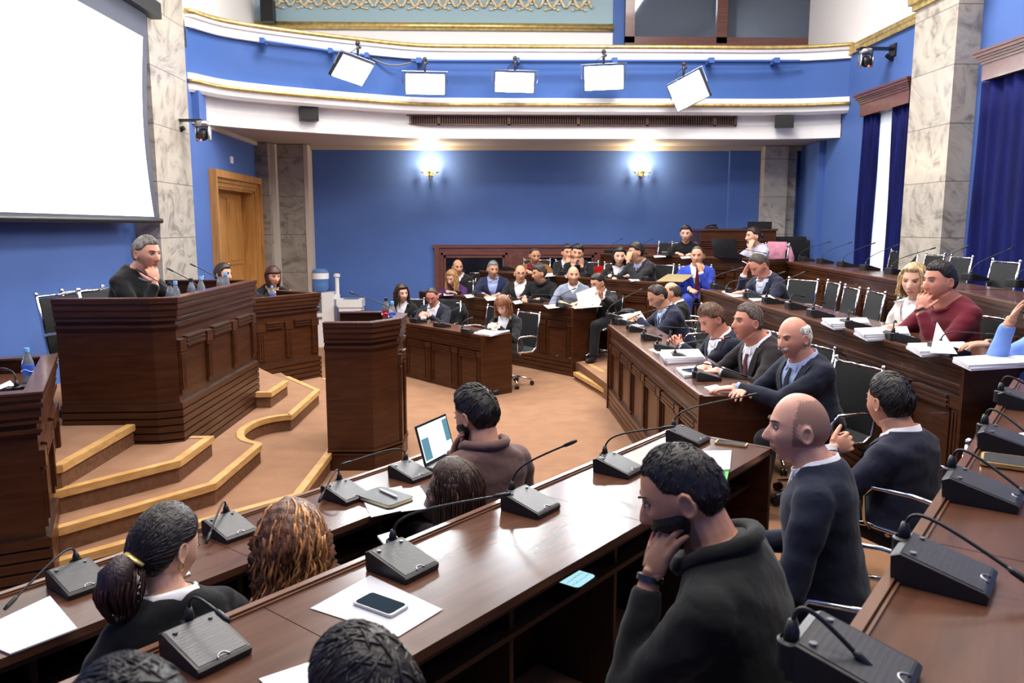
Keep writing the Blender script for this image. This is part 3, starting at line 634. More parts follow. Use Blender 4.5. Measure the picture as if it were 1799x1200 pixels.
# air grille in the lower fascia
g0, g1 = aty(708, 202, 12.64), aty(1292, 222, 12.64)
r = thing('air_grille', 'long slatted brown air grille set in the white band under the balcony', 'grille', (g0[0], 12.62, g1[2]))
W_, Hh = g1[0]-g0[0], g0[2]-g1[2]; yv = 12.46+.22
def gbox(m, x0, x1, z0, z1, y0, y1): m.box((x0, y0, z0), (x1, y1, z1))
m = MB(); m.box((0, .01, 0), (W_, .04, Hh)); m.build('backing', 'groove', r)
m = MB(); 
for z0, z1 in ((0, .018), (Hh-.018, Hh)): m.box((0, -.012, z0), (W_, .02, z1))
for x in (0, .53, 1.62, 2.70, 3.78, 4.84, W_-.03): 
    if x < W_: m.box((x-.0, -.012, 0), (x+.045 if x else .02, .02, Hh))
m.build('grille_frame', 'woodlight', r)
m = MB(); x = .03
while x < W_-.03: m.box((x, -.004, .018), (x+.012, .012, Hh-.018)); x += .036
o = m.build('slat', 'woodlight', r); o['kind'] = 'stuff'
# loudspeakers
def speaker(c, w, h, d, yaw, label, name='loudspeaker'):
    r = thing(name, label, 'speaker', c, math.radians(-yaw)+math.pi)
    m = MB(); m.prism([(-w/2, -d/2), (w/2, -d/2), (w/2*.82, d/2), (-w/2*.82, d/2)], -h/2, h/2); o = m.build('cabinet', 'black', r)
    m = MB(); m.box((-w/2+.012, -d/2-.004, -h/2+.012), (w/2-.012, -d/2+.003, h/2-.012)); m.build('grille', 'grille', r)
    m = MB(); m.box((-.04, d/2-.02, -.05), (.04, d/2+.12, .05)); m.build('bracket', 'black', r)
    return r
def spk2(px, py, Y, w, h, d, yaw, label):
    c = aty(px, py, Y); r = thing('loudspeaker', label, 'speaker', c, 0, 'loudspeakers on the balcony'); f = az(180+yaw); x = az(90+yaw)*-1; RT = (tuple(c), 0)
    m = MB(); P = []
    m.obox(c-f*.0, x*w/2, f*d/2, (0, 0, h/2)); m.relto(RT).build('cabinet', 'black', r)
    m = MB(); m.obox(c+f*(d/2+.002), x*(w/2-.01), f*.004, (0, 0, h/2-.01)); m.relto(RT).build('grille', 'blacksoft', r)
    m = MB(); m.obox(c-f*(d/2+.03), x*.03, f*.05, (0, 0, .04)); m.relto(RT).build('bracket', 'black', r)
spk2(542, 201, 11.88, .26, .19, .16, -22, 'black loudspeaker left of the grille on the white band under the balcony')
spk2(1378, 214, 12.46, .28, .17, .16, 22, 'black loudspeaker right of the grille on the white band under the balcony')
spk2(471, 20, YU-.2, .20, .36, .20, 0, 'small upright black loudspeaker beside the frieze above the balcony')
# robotic cameras
def ptz(c, wallx, sgn, label):
    r = thing('conference_camera', label, 'camera', c, 0, 'robotic cameras on the side walls'); RT = (tuple(c), 0); c = np.asarray(c)
    m = MB(); m.box((min(wallx, c[0]+sgn*-.10), c[1]-.05, c[2]+.13), (max(wallx, c[0]+sgn*.0), c[1]+.09, c[2]+.15)); m.box((min(wallx, wallx+sgn*-.02), c[1]-.07, c[2]+.04), (max(wallx, wallx-sgn*.02), c[1]+.11, c[2]+.2)); m.tube([(wallx, c[1]+.02, c[2]+.0), (wallx-sgn*.10, c[1], c[2]+.05)], .03, 8); m.relto(RT).build('bracket', 'black', r)
    m = MB(); m.lathe([(.075, .13), (.088, .12), (.090, .075), (.072, .055)], 20, c); m.relto(RT).build('base', 'steel', r, True, 50)
    for q in (-1, 1): m = MB(); m.ball(c+V3(q*.078, 0, -.02), .016, .062, .10, n=10, k=8); m.relto(RT).build('yoke', 'steel', r, True)
    m = MB(); m.ball(c+V3(0, 0, -.03), .062, .07, .075); m.tube([c+V3(0, -.03, -.05), c+V3(0, -.10, -.07)], .042, 14); m.relto(RT).build('lens_head', 'black', r, True, 50)
    m = MB(); m.ball(c+V3(.0, -.095, -.105), .012, n=8, k=5); m.relto(RT).build('tally_light', 'glow_red', r, True)
cL = atx(357, 232, XL+.33); ptz(cL, XL, -1, 'robotic video camera on a bracket on the left wall above the door')
cR = atx(1521, 104, XR-.38); ptz(cR, XR, 1, 'robotic video camera on a bracket high on the right wall')
r_ = MB(); c = atx(407, 281, XL+.01); r_.box((c[0]-.01, c[1]-.05, c[2]-.05), (c[0]+.01, c[1]+.05, c[2]+.05)); tag(r_.build('wall_switch', 'whitep'), 'small white square switch plate on the left wall above the door', 'switch')
# wall sconces
def sconce(px, py, label):
    c = aty(px, py, YB-.12); r = thing('wall_sconce', label, 'lamp', c, 0, 'gilded sconces on the back wall'); RT = (tuple(c), 0)
    m = MB(); m.lathe([(.001, -.0), (.06, .0), (.05, .02), (.001, .03)], 14); 
    q = MB(); q.ball(c+V3(0, .09, 0), .05, .03, .08); q.ball(c+V3(0, .0, -.06), .03); q.ball(c+V3(0, .02, .02), .022)
    for k in (-1, 0, 1):
        q.tube([c+V3(0, .05, -.02), c+V3(k*.07, -.02 if k else -.08, -.06), c+V3(k*.125, -.02 if k else -.12, .0)], .009, 7)
        q.lathe([(.012, -.01), (.034, .0), (.036, .012), (.014, .018), (.014, .05)], 12, c+V3(k*.125, -.02 if k else -.12, .0))
    q.relto(RT).build('sconce_arms', 'gold', r, True)
    for k in (-1, 0, 1):
        q = MB(); q.lathe([(.006, .05), (.020, .075), (.019, .10), (.004, .135)], 12, c+V3(k*.125, -.02 if k else -.12, 0)); q.relto(RT).build('candle_bulb', 'bulb', r, True)
        for j in range(2):
            q = MB(); o = c+V3(k*.125+(j-.5)*.04, -.02 if k else -.12, -.03); q.lathe([(.001, -.09), (.012, -.07), (.004, -.03), (.001, 0)], 6, o); q.relto(RT).build('crystal_drop', 'crystal', r)
    l = bpy.data.lights.new('sconce_light', 'POINT'); l.energy = 26; l.color = (1, .78, .50); l.shadow_soft_size = .06
    o = bpy.data.objects.new('sconce_light', l); COL.objects.link(o); o.parent = r; o.location = (0, -.16, .16)
sconce(755, 303, 'gilded wall sconce with crystal drops, the left one on the blue back wall')
sconce(1128, 303, 'gilded wall sconce with crystal drops, the right one on the blue back wall')
# framed black panels on the back wall
fx0, fx1 = aty(763, 430, YB-.05)[0], aty(1215, 430, YB-.05)[0]; ztp = 1.74
r = thing('wall_panelling', 'reddish wooden panelling with black glazed panels low on the back wall', 'panelling', (fx0, YB-.002, 0))
RT = ((fx0, YB-.002, 0), 0)
m = MB(); m.box((fx0, YB-.06, .0), (fx1, YB-.002, ztp)); m.box((fx0-.03, YB-.08, ztp-.05), (fx1, YB-.002, ztp+.0)); m.box((fx0, YB-.08, 0), (fx0+.08, YB-.002, ztp-.05)); m.relto(RT).build('carcass', 'frame', r)
for x0, x1 in ((aty(775, 440, YB)[0], aty(891, 440, YB)[0]), (aty(932, 440, YB)[0], aty(1047, 440, YB)[0])):
    m = MB()
    for o_, t_ in ((0, .085), (.05, .075)):
        m.box((x0+o_, YB-t_, .5+o_), (x0+o_+.035, YB-.05, ztp-.14-o_)); m.box((x1-o_-.035, YB-t_, .5+o_), (x1-o_, YB-.05, ztp-.14-o_)); m.box((x0+o_, YB-t_, ztp-.175-o_), (x1-o_, YB-.05, ztp-.14-o_)); m.box((x0+o_, YB-t_, .5+o_), (x1-o_, YB-.05, .535+o_))
    fo = m.relto(RT).build('panel_frame', 'frame', r)
    m = MB(); m.box((x0+.085, YB-.064, .6), (x1-.085, YB-.058, ztp-.225)); m.relto(RT).build('dark_pane', 'glassdark', r)
xm0, xm1 = aty(902, 440, YB)[0], aty(920, 440, YB)[0]
m = MB(); m.box((xm0, YB-.075, .5), (xm1, YB-.05, ztp-.14)); m.box((xm0+.04, YB-.085, .54), (xm1-.04, YB-.05, ztp-.18)); m.relto(RT).build('middle_panel', 'frame', r)
# water cooler and bin
cb = aty(600, 520, YB-.36); cx = cb[0]
r = thing('water_cooler', 'white water cooler with a blue bottle and cup tube against the back wall', 'water cooler', (cx-.30, YB-.30, 0))
xw = .20
m = MB(); m.box((-xw, -.17, 0), (xw*.9, .17, .94)); m.build('cabinet', 'whitep', r)
m = MB(); m.box((-xw+.05, -.176, .60), (-.02, -.165, .90)); m.build('tap_recess', 'grey', r)
m = MB(); m.box((-xw+.05, -.190, .50), (-.02, -.168, .53)); m.build('drip_tray', 'grey', r)
for x in (-.13, -.07): m = MB(); m.box((x-.012, -.22, .70), (x+.012, -.17, .74)); m.build('tap', 'bluecap', r)
m = MB(); m.lathe([(.05, .94), (.10, .97), (.135, 1.0), (.14, 1.08), (.134, 1.10), (.14, 1.12), (.14, 1.22), (.134, 1.235), (.14, 1.25), (.138, 1.30), (.10, 1.34), (.02, 1.345)], 24, (-.06, 0, 0)); m.build('water_bottle', 'petblue', r, True, 60)
m = MB(); m.lathe([(.142, 1.17), (.142, 1.27)], 24, (-.06, 0, 0), cap=False); m.build('bottle_label', 'paper', r, True)
m = MB(); m.lathe([(.035, .70), (.035, 1.20), (.055, 1.205), (.055, 1.25), (.03, 1.26)], 16, (xw+.03, -.05, 0)); m.box((xw*.9-.01, -.09, .82), (xw+.07, -.01, .90)); m.build('cup_dispenser', 'whitep', r, True, 40)
cb = aty(617, 520, YB-.42)
r = thing('waste_bin', 'white square waste bin beside the water cooler', 'bin', (cb[0], YB-.42, 0))
m = MB(); m.box((-.19, -.17, 0), (.19, .17, .70)); m.build('body', 'whitep', r)
m = MB(); m.prism([(-.205, -.185), (.205, -.185), (.205, .185), (-.205, .185)], .70, .83); m.build('lid', 'whitep', r)
m = MB(); m.box((-.13, -.12, .826), (.13, .12, .834)); m.build('lid_opening', 'grey', r)
# ---- windows: pelmets, curtains, sheers
def pelmet(y0, y1, z, label):
    r = thing('pelmet', label, 'pelmet', (XR, y0, z), 0, 'wooden pelmets on the right wall'); L = y1-y0
    m = MB()
    m.box((-.16, 0, 0), (0, L, .17)); 
    for k, (a, b, d) in enumerate(((.17, .20, .175), (.20, .225, .19), (.225, .25, .205), (.25, .285, .225), (.285, .31, .24))): m.box((-d, -(d-.16), a), (0, L+(d-.16), b))
    m.build('board', 'frame', r)
pelmet(10.12, 11.44, 3.60, 'wooden pelmet over the window left of the marble window pillar')
pelmet(6.6, 8.64, 3.60, 'wooden pelmet over the wide curtain right of the marble window pillar')
def curtain(y0, y1, z0, z1, folds, m_, label, cat, name, amp=.035, x=XR-.075, th=.006, group=None, pinch=None):
    n = folds*10; R_0 = []
    for k in range(n+1):
        t = k/n; y = y0+(y1-y0)*t; xo = x+amp*math.sin(2*math.pi*folds*t)*(.7+.3*math.sin(7*t)); col = []
        for i in range(9):
            v = i/8; z = z1+(z0-z1)*v; yy = y
            if pinch: yy = y + (pinch[0]-y)*pinch[1]*math.sin(math.pi*min(1, v*1.15))**2*.5
            col.append((xo*(1)+.012*math.sin(5*v+3*t*folds), yy, z))
        R_0.append(col)
    mb = MB(); K = 9; vs = [p for c in R_0 for p in c]+[(p[0]-th, p[1], p[2]) for c in R_0 for p in c]; o = (n+1)*K; fs = []
    for k in range(n):
        for i in range(K-1): a = k*K+i; fs.append((a, a+1, a+K+1, a+K)); fs.append((o+a, o+a+K, o+a+K+1, o+a+1))
        a = k*K; fs.append((a, a+K, o+a+K, o+a)); a += K-1; fs.append((a, o+a, o+a+K, a+K))
    for i in range(K-1): fs.append((i, o+i, o+i+1, i+1)); a = n*K+i; fs.append((a, a+1, o+a+1, o+a))
    mb.add(vs, fs); ob = mb.build(name, m_, None, True); return tag(ob, label, cat, group)
yA, yBb = 11.20, 11.36
yS0 = atx(1556, 350, XR-.1)[1]; yS1 = atx(1535, 300, XR-.1)[1]
ca = atx(1529, 420, XR-.1)[1]; cb_ = atx(1560, 300, XR-.1)[1]
curtain(11.04, 11.46, T3R+.02, 3.62, 5, 'velvet', 'dark blue velvet curtain on the far side of the window left of the marble pillar', 'curtain', 'velvet_curtain', group='blue velvet curtains')
curtain(10.16, 10.62, T3R+.02, 3.62, 4, 'velvet', 'dark blue velvet curtain between the white sheer and the marble window pillar', 'curtain', 'velvet_curtain', group='blue velvet curtains')
curtain(6.3, 8.76, T3R+.02, 3.60, 13, 'velvet', 'wide dark blue velvet curtain at the right edge of the view', 'curtain', 'velvet_curtain', group='blue velvet curtains')
curtain(10.56, 11.12, T3R+.02, 3.61, 9, 'sheer', 'bright white sheer curtain over the window between two blue velvet curtains', 'curtain', 'sheer_curtain', amp=.014, x=XR-.012, th=.002)
# ------------------------------------------------------------------ chairs
def chair_tree(label):
    r = thing('office_chair', label, 'chair', (0, 0, 0), 0, 'black mesh chairs with chrome frames')     # faces +Y, seat top .46
    m = MB(); R_0 = []
    for k, (y, z) in enumerate([(.22, .455), (.10, .462), (-.08, .450), (-.19, .455), (-.235, .50), (-.25, .60), (-.27, .75), (-.295, .92)]):
        R_0.append([(-.215, y, z), (.215, y, z), (.215, y-.004, z-.010), (-.215, y-.004, z-.010)])
    m.rings(R_0[:4]); m.build('seat', 'meshback', r)
    m = MB(); m.rings(R_0[3:]); m.build('backrest', 'meshback', r)
    pr = [(.235, .445), (.10, .465), (-.08, .455), (-.19, .455), (-.245, .50), (-.26, .60), (-.28, .75), (-.31, .945)]
    for q in (-1, 1):
        m = MB(); m.tube([(q*.228, y, z) for y, z in pr], .0125, 8, up=(1, 0, 0)); m.ball((q*.228, -.311, .948), .018, n=8, k=6); m.build('side_rail', 'chrome', r, True)
        m = MB(); m.tube([(q*.235, .08, .455), (q*.275, .09, .50), (q*.278, .10, .62), (q*.278, .06, .665), (q*.278, -.12, .668), (q*.272, -.21, .655), (q*.235, -.265, .63)], .0105, 8, up=(1, 0, 0)); m.build('armrest', 'chrome', r, True)
    for y, z in ((-.312, .93), (-.25, .53), (.20, .445)): m = MB(); m.tube([(-.228, y, z), (.228, y, z)], .009, 6); m.build('crossbar', 'chrome', r, True)
    m = MB(); m.tube([(-.228, -.0, .44), (0, 0, .40), (.228, 0, .44)], .012, 6); m.build('crossbar', 'chrome', r, True)
    m = MB(); m.lathe([(.030, .12), (.030, .26), (.018, .262), (.018, .40)], 12); m.build('post', 'chrome', r, True, 50)
    for k in range(5):
        a = 2*math.pi*k/5+.3; d = V3(math.cos(a), math.sin(a), 0)
        m = MB(); m.tube([d*.02+V3(0, 0, .125), d*.17+V3(0, 0, .105), d*.285+V3(0, 0, .075)], [.024, .018, .013], 8, flat=.7); lg = m.build('base_leg', 'chrome', r, True)
        m = MB(); e = V3(-d[1], d[0], 0); c = d*.285+V3(0, 0, .030)
        for q in (-1, 1): m.tube([c+e*q*.006, c+e*q*.022], .028, 12)
        m.build('caster', 'black', lg, True, 50)
    return r
M['meshback'] = mat('black_mesh_fabric', (.010, .010, .011), .6, spec=.35)
CH0 = [None]
def chair(xy, z, face, label):
    rz = -math.radians(face)
    if CH0[0] is None: CH0[0] = chair_tree(label); o = CH0[0]; o.location = (float(xy[0]), float(xy[1]), z); o.rotation_euler = (0, 0, rz)
    else: o = dup(CH0[0], (xy[0], xy[1], z), rz, label)
    return o
# ------------------------------------------------------------------ microphones
MIC0 = {}
def mic(row, base, collar, tip, zt, user, label, k=0., group='gooseneck microphones on the benches', s=1.0, red=False, bend=.11):
    """base / tip are picture points on the bench top zt; user = azimuth towards the sitter"""
    B = atz(*base, zt) if len(base) == 2 else np.array(base, float); f = az(user); r = az(user-90)      # local +y = user
    rz = -math.radians(user)
    ro = thing('desk_microphone', label, 'microphone', (B[0], B[1], zt+.001), rz, group)
    if 'b' not in MIC0:
        m = MB(); prof = [(-.085, 0), (.095, 0), (.098, .018), (.090, .024), (-.070, .068), (-.088, .060)]
        R_0 = [[(x, y*(1 if abs(x) < .071 else .985), z*(1 if abs(x) < .071 else .96)+(0 if abs(x) < .071 else .0008)) for y, z in prof] for x in (-.076, -.070, .070, .076)]
        m.rings(R_0); MIC0['b'] = m
        g = MB(); 
        g.add([(-.068, -.066, .0685), (.068, -.066, .0685), (.068, .086, .0268), (-.068, .086, .0268), (-.068, -.066, .0665), (.068, -.066, .0665), (.068, .086, .0248), (-.068, .086, .0248)], [(0, 3, 2, 1), (4, 5, 6, 7), (0, 1, 5, 4), (1, 2, 6, 5), (2, 3, 7, 6), (3, 0, 4, 7)]); MIC0['g'] = g
        b = MB(); b.lathe([(.006, 0), (.006, .004)], 8, (-.050, -.048, .064)); b.lathe([(.007, 0), (.007, .004)], 8, (.050, -.048, .064)); MIC0['l'] = b
        b = MB(); b.tube([(.016*math.cos(t), .090-.016*math.sin(t)*1.0, .0265+.0045*math.sin(t)) for t in np.linspace(0, math.pi, 9)], .0022, 5); MIC0['u'] = b
        for q, (nm, mt, sm_, an) in dict(b=('base', 'black', False, None), g=('speaker_grille', 'grille', False, None), l=('indicator', 'grey', True, 50), u=('talk_button', 'steel', True, None)).items():
            o = MIC0[q].build(nm, mt, ro, sm_, an); MIC0['o'+q] = o
    else:
        for q in 'bglu':
            o = MIC0['o'+q].copy(); COL.objects.link(o); o.parent = ro
    # neck
    loc = lambda p: (lambda d: np.array([d[0]*math.cos(-rz)-d[1]*math.sin(-rz), d[0]*math.sin(-rz)+d[1]*math.cos(-rz), d[2]]))(np.asarray(p, float)-V3(B[0], B[1], zt+.001))
    cw = atz(*collar, zt+.045) if len(collar) == 2 else np.array(collar, float); cl = loc(cw); cl = np.array([min(max(cl[0], -.055), .055), -.082, .045])
    hd = unit(V3(B[0], B[1], 0)); d = ray(*tip); Bc = V3(B[0], B[1], 0); t = ((Bc @ hd)+k)/(d @ hd); tw = np.array([d[0]*t, d[1]*t, EYE+d[2]*t]); tl = loc(tw)
    L = np.linalg.norm(tl-cl)
    if L > .62: tl = cl + (tl-cl)*.62/L
    if tl[2] < .03: tl[2] = .03
    m = MB(); m.lathe([(.021, -.030), (.024, -.028), (.024, .018), (.019, .022), (.019, .016)], 16, cl); m.build('neck_socket', 'black', ro, True, 50)
    m = MB(); m.lathe([(.013, .0), (.013, .035), (.007, .055)], 10, cl); 
    a = cl + V3(0, 0, .03); c1 = cl + V3(0, 0, bend); c2 = c1 + (tl-c1)*.22; pts = []
    for t in np.linspace(0, 1, 15):
        u_ = 1-t; pts.append(u_**3*a + 3*u_*u_*t*c1 + 3*u_*t*t*c2 + t**3*tl)
    m.tube(pts, .0042, 7); m.build('gooseneck', 'black', ro, True)
    e = unit(pts[-1]-pts[-2]); m = MB(); m.tube([tl-e*.042, tl-e*.03, tl, tl+e*.018], [.0042, .0075, .0080, .0055], 9); m.build('microphone_head', 'black', ro, True)
    if red: m = MB(); m.tube([tl-e*.050, tl-e*.040], .0085, 9); m.build('light_ring', 'glow_red', ro, True)
    return ro
# ------------------------------------------------------------------ loose things
def quad_stack(pts, z, h, name, label, cat, mats=('paper', 'paperedge'), group=None, fan=0, curl=0):
    """a stack of sheets whose outline is given by four picture points lying on height z"""
    P = [atz(*p, z)[:2] for p in pts]; c = sum(P)/4; m = MB(); n = max(1, int(h/.012)) if fan else 1
    for i in range(n):
        a = fan*math.sin(i*2.3+1)*.05; ca, sa = math.cos(a), math.sin(a); Q = [(c[0]+(p-c)[0]*ca-(p-c)[1]*sa+fan*.006*math.sin(i*1.7), c[1]+(p-c)[0]*sa+(p-c)[1]*ca) for p in P]
        m.prism([(x-c[0], y-c[1]) for x, y in Q], h*i/n+.0005, h*(i+1)/n, 0, 1)
    o = m.build(name, list(mats)); o.location = (c[0], c[1], z+.0012); return tag(o, label, cat, group)
def rect(xy, z, w, d, h, ang, name, label, cat, mats=('paper', 'paperedge'), group=None, fan=0):
    m = MB(); n = max(1, int(h/.010)) if fan else 1
    for i in range(n):
        a = math.radians(fan*math.sin(i*2.3+1)*3); dx = fan*.006*math.sin(i*1.7); P = [(x*math.cos(a)-y*math.sin(a)+dx, x*math.sin(a)+y*math.cos(a)) for x, y in ((-w/2, -d/2), (w/2, -d/2), (w/2, d/2), (-w/2, d/2))]
        m.prism(P, h*i/n+.0003, h*(i+1)/n, 0, 1)
    o = m.build(name, list(mats)); o.location = (float(xy[0]), float(xy[1]), z+.0012); o.rotation_euler = (0, 0, math.radians(ang)); return tag(o, label, cat, group)
def bottle(P, label, kind='water', s=1.0):
    r = thing('cola_bottle' if kind == 'cola' else 'water_bottle', label, 'bottle', P, 0, 'cola bottles' if kind == 'cola' else 'small water bottles')
    H_ = .225*s
    body = [(.026, 0), (.032, .006), (.033, .03), (.031, .05), (.033, .07), (.0335, .12), (.031, .14), (.024, .165), (.014, .19), (.0125, .205)]
    m = MB(); m.lathe([(a*s, b*s) for a, b in body], 18); m.build('bottle_body', 'pet', r, True, 60)
    if kind == 'cola': m = MB(); m.lathe([(a*s*.94, b*s) for a, b in [(.026, .003)]+body[1:7]+[(.028, .15)]], 18); m.build('cola_drink', 'cola', r, True)
    m = MB(); m.lathe([(.0345*s, .062*s), (.0350*s, .120*s)], 18, cap=False); m.build('bottle_label', 'colalabel' if kind == 'cola' else 'bluelabel', r, True)
    m = MB(); m.tube([(.036*s*math.cos(t), .036*s*math.sin(t), (.090+.008*math.sin(3*t))*s) for t in np.linspace(0, 2*math.pi, 30)], .0042*s, 5, flat=.4); m.build('label_lettering', 'paper', r, True)
    m = MB(); m.lathe([(.0155*s, .198*s), (.0155*s, .220*s), (.014*s, .224*s)], 14); m.build('cap', 'black' if kind == 'cola' else 'bluecap', r, True, 50)
    return r
U_A, U_R, U_N = 51, 90, 129     # azimuth towards the sitters of far, right and near benches
def azs(a): return a
D = [ # row, base, collar, tip, label, k, red
('N1', (138, 1030), (128, 990), (20, 1116), 'gooseneck microphone at the left end of the front near bench, over white sheets', -.12),
('N1', (403, 938), (390, 905), (368, 1006), 'gooseneck microphone between the ponytailed woman and the curly-haired woman', -.12),
('N1', (606, 875), (590, 848), (563, 880), 'gooseneck microphone with its neck folded down, left of the black notebook', -.08),
('N1', (720, 838), (738, 812), (604, 815), 'gooseneck microphone between the notebook and the open laptop', -.05),
('N2', (360, 1150), (340, 1105), (396, 1086), 'nearest gooseneck microphone of the middle near bench, neck bent short', -.05),
('N2', (705, 1000), (680, 955), (888, 869), 'gooseneck microphone beside the phone on the plastic sleeve', -.02),
('N2', (930, 895), (905, 870), (1006, 777), 'gooseneck microphone standing by the joint of the middle near bench', 0),
('N2', (1085, 829), (1065, 805), (1178, 750), 'gooseneck microphone in front of the dark-haired man leaning on his hand', 0),
('N2', (1207, 776), (1187, 757), (1326, 693), 'gooseneck microphone at the far end of the middle near bench', 0),
('N3', (1492, 1190), (1455, 1168), (1530, 1210), 'gooseneck microphone at the bottom edge of the view on the nearest bench', -.02),
('N3', (1652, 1020), (1590, 960), (1806, 1022), 'largest gooseneck microphone in full view on the nearest bench', -.02),
('N3', (1722, 878), (1680, 835), (1815, 880), 'gooseneck microphone on the nearest bench just before the folder', -.02),
('N3', (1772, 790), (1730, 755), (1830, 790), 'gooseneck microphone on the nearest bench just beyond the folder', -.02),
('N3', (1797, 716), (1775, 697), (1825, 690), 'farthest gooseneck microphone on the nearest bench', -.02),
('R1', (1240, 667), (1225, 657), (1308, 682), 'gooseneck microphone by the hand of the white-moustached man', .05),
('R1', (1200, 633), (1184, 628), (1280, 593), 'gooseneck microphone with a red light in front of the speaking man', 0),
('R1', (1168, 616), (1157, 610), (1162, 590), 'gooseneck microphone beside the thick paper stack of the front right bench', 0),
('R1', (1143, 597), (1130, 592), (1204, 577), 'gooseneck microphone in front of the man holding a phone', 0),
('R1', (1118, 582), (1109, 574), (1180, 537), 'gooseneck microphone in front of the reading man in navy', 0),
('R1', (1098, 570), (1092, 562), (1106, 548), 'gooseneck microphone among the papers of the reading man', 0),
('R1', (1080, 560), (1075, 553), (1127, 508), 'farthest gooseneck microphone of the front right bench', 0),
('R2', (1264, 508), (1255, 501), (1305, 470), 'farthest gooseneck microphone of the second right bench', 0),
('R2', (1290, 516), (1280, 509), (1350, 488), 'second gooseneck microphone from the far end of the second right bench', 0),
('R2', (1322, 524), (1312, 517), (1378, 478), 'gooseneck microphone by the papers of the man holding his forehead', 0),
('R2', (1357, 533), (1346, 527), (1413, 478), 'gooseneck microphone just before the first empty chair of the second right bench', 0),
('R2', (1399, 543), (1386, 538), (1411, 521), 'gooseneck microphone with a short bent neck by the empty chairs', 0),
('R2', (1440, 557), (1430, 549), (1447, 532), 'gooseneck microphone to the left of the first white paper stack', 0),
('R2', (1502, 577), (1492, 569), (1497, 547), 'gooseneck microphone between the first and second white paper stacks', 0),
('R2', (1582, 600), (1566, 591), (1574, 566), 'gooseneck microphone in front of the woman in white', 0),
('R2', (1665, 622), (1655, 612), (1745, 588), 'gooseneck microphone between the turned page and the last paper stack', 0),
('R3', (1417, 459), (1408, 453), (1458, 425), 'farthest gooseneck microphone of the rear right bench', 0),
('R3', (1449, 463), (1438, 458), (1495, 426), 'second gooseneck microphone from the far end of the rear right bench', 0),
('R3', (1486, 469), (1474, 464), (1536, 427), 'third gooseneck microphone from the far end of the rear right bench', 0),
('R3', (1527, 475), (1517, 470), (1578, 430), 'gooseneck microphone of the rear right bench against the marble pillar', 0),
('R3', (1573, 482), (1562, 476), (1641, 436), 'gooseneck microphone rising behind the blonde woman in white', 0),
('R3', (1637, 492), (1626, 487), (1701, 432), 'gooseneck microphone rising behind the man in the dark red jumper', 0),
('R3', (1712, 493), (1698, 487), (1778, 436), 'gooseneck microphone in front of the last complete pair of empty rear chairs', 0),
('R3', (1793, 505), (1778, 498), (1835, 468), 'gooseneck microphone of the rear right bench at the right edge of the view', 0),
('A', (735, 567), (725, 560), (757, 541), 'leftmost gooseneck microphone of the lowest far bench, behind the lectern', .05),
('A', (776, 575), (768, 572), (805, 541), 'gooseneck microphone in front of the balding man with glasses and white shirt', .05),
('A', (826, 586), (821, 578), (829, 558), 'gooseneck microphone beside the papers of the woman with the auburn bob', .05),
('B', (731, 507), (723, 502), (757, 483), 'leftmost gooseneck microphone of the second far bench', .05),
('B', (803, 517), (796, 511), (832, 484), 'gooseneck microphone in front of the blonde woman in purple', .05),
('B', (846, 522), (840, 516), (873, 490), 'gooseneck microphone in front of the grey-haired man with the pale blue shirt', .05),
('B', (899, 528), (890, 524), (915, 496), 'gooseneck microphone in front of the bald man with glasses and black suit', .05),
('B', (940, 533), (933, 528), (984, 521), 'gooseneck microphone with a low arched neck on the second far bench', .0),
('B', (991, 540), (984, 534), (1010, 507), 'gooseneck microphone in front of the bald man in the grey jumper', .05),
('C', (893, 475), (889, 471), (908, 449), 'leftmost gooseneck microphone of the third far bench', .05),
('C', (931, 479), (927, 476), (935, 463), 'gooseneck microphone in front of the man in the tan jacket', .05),
('C', (984, 484), (978, 480), (995, 466), 'gooseneck microphone in front of the two men leaning on their hands', .05),
('C', (1030, 487), (1026, 483), (1030, 466), 'gooseneck microphone to the left of the red folder', .05),
('C', (1088, 491), (1080, 487), (1125, 457), 'gooseneck microphone beside the drinking glass', .05),
('C', (1137, 494), (1137, 488), (1138, 462), 'gooseneck microphone with a straight neck before the man covering his face', .05),
('D', (1073, 446), (1069, 442), (1093, 419), 'leftmost gooseneck microphone of the topmost far bench', .05),
('D', (1125, 448), (1121, 444), (1147, 420), 'second gooseneck microphone from the left of the topmost far bench', .05),
('D', (1175, 450), (1171, 446), (1176, 440), 'gooseneck microphone in front of the woman in the spotted black top', .05),
('D', (1297, 454), (1291, 449), (1345, 445), 'gooseneck microphone beside the open black laptop of the topmost bench', .0),
]
ZT = dict(N1=.75, N2=.95, N3=1.30, R1=.95, R2=1.30, R3=1.55, A=.75, B=.95, C=1.30, D=1.60)
US = dict(N1=129, N2=129, N3=129, R1=90, R2=90, R3=83, A=51, B=51, C=51, D=51)
for q in D: mic(q[0], q[1], q[2], q[3], ZT[q[0]], US[q[0]], q[4], q[5], red='red light' in q[4])
mic('L', (683, 571), (690, 566), (617, 514), 1.16, 270, 'gooseneck microphone on the lectern', .1)
zdw = zd-.13
for b_, t_, l_ in (((-2.56, 6.33, zdw), (243, 474), 'gooseneck microphone reaching towards the man on the dais'), ((-2.56, 6.92, zdw), (297, 473), 'gooseneck microphone in the middle of the dais'), ((-2.56, 7.55, zdw), (337, 465), 'gooseneck microphone at the far end of the dais')):
    mic('P', b_, b_, t_, zdw, 270, l_, .0)
mic('S', (s0[0]-.02, s0[1]+.28, 1.12), (s0[0], s0[1]+.2, 1.12), (430, 508), 1.12, 309, 'gooseneck microphone on the tall desk of the woman in black beside the dais', 0)
mic('S', (28, 695), (45, 690), (4, 648), 1.11, 309, 'gooseneck microphone on the tall desk at the left edge of the view', 0)
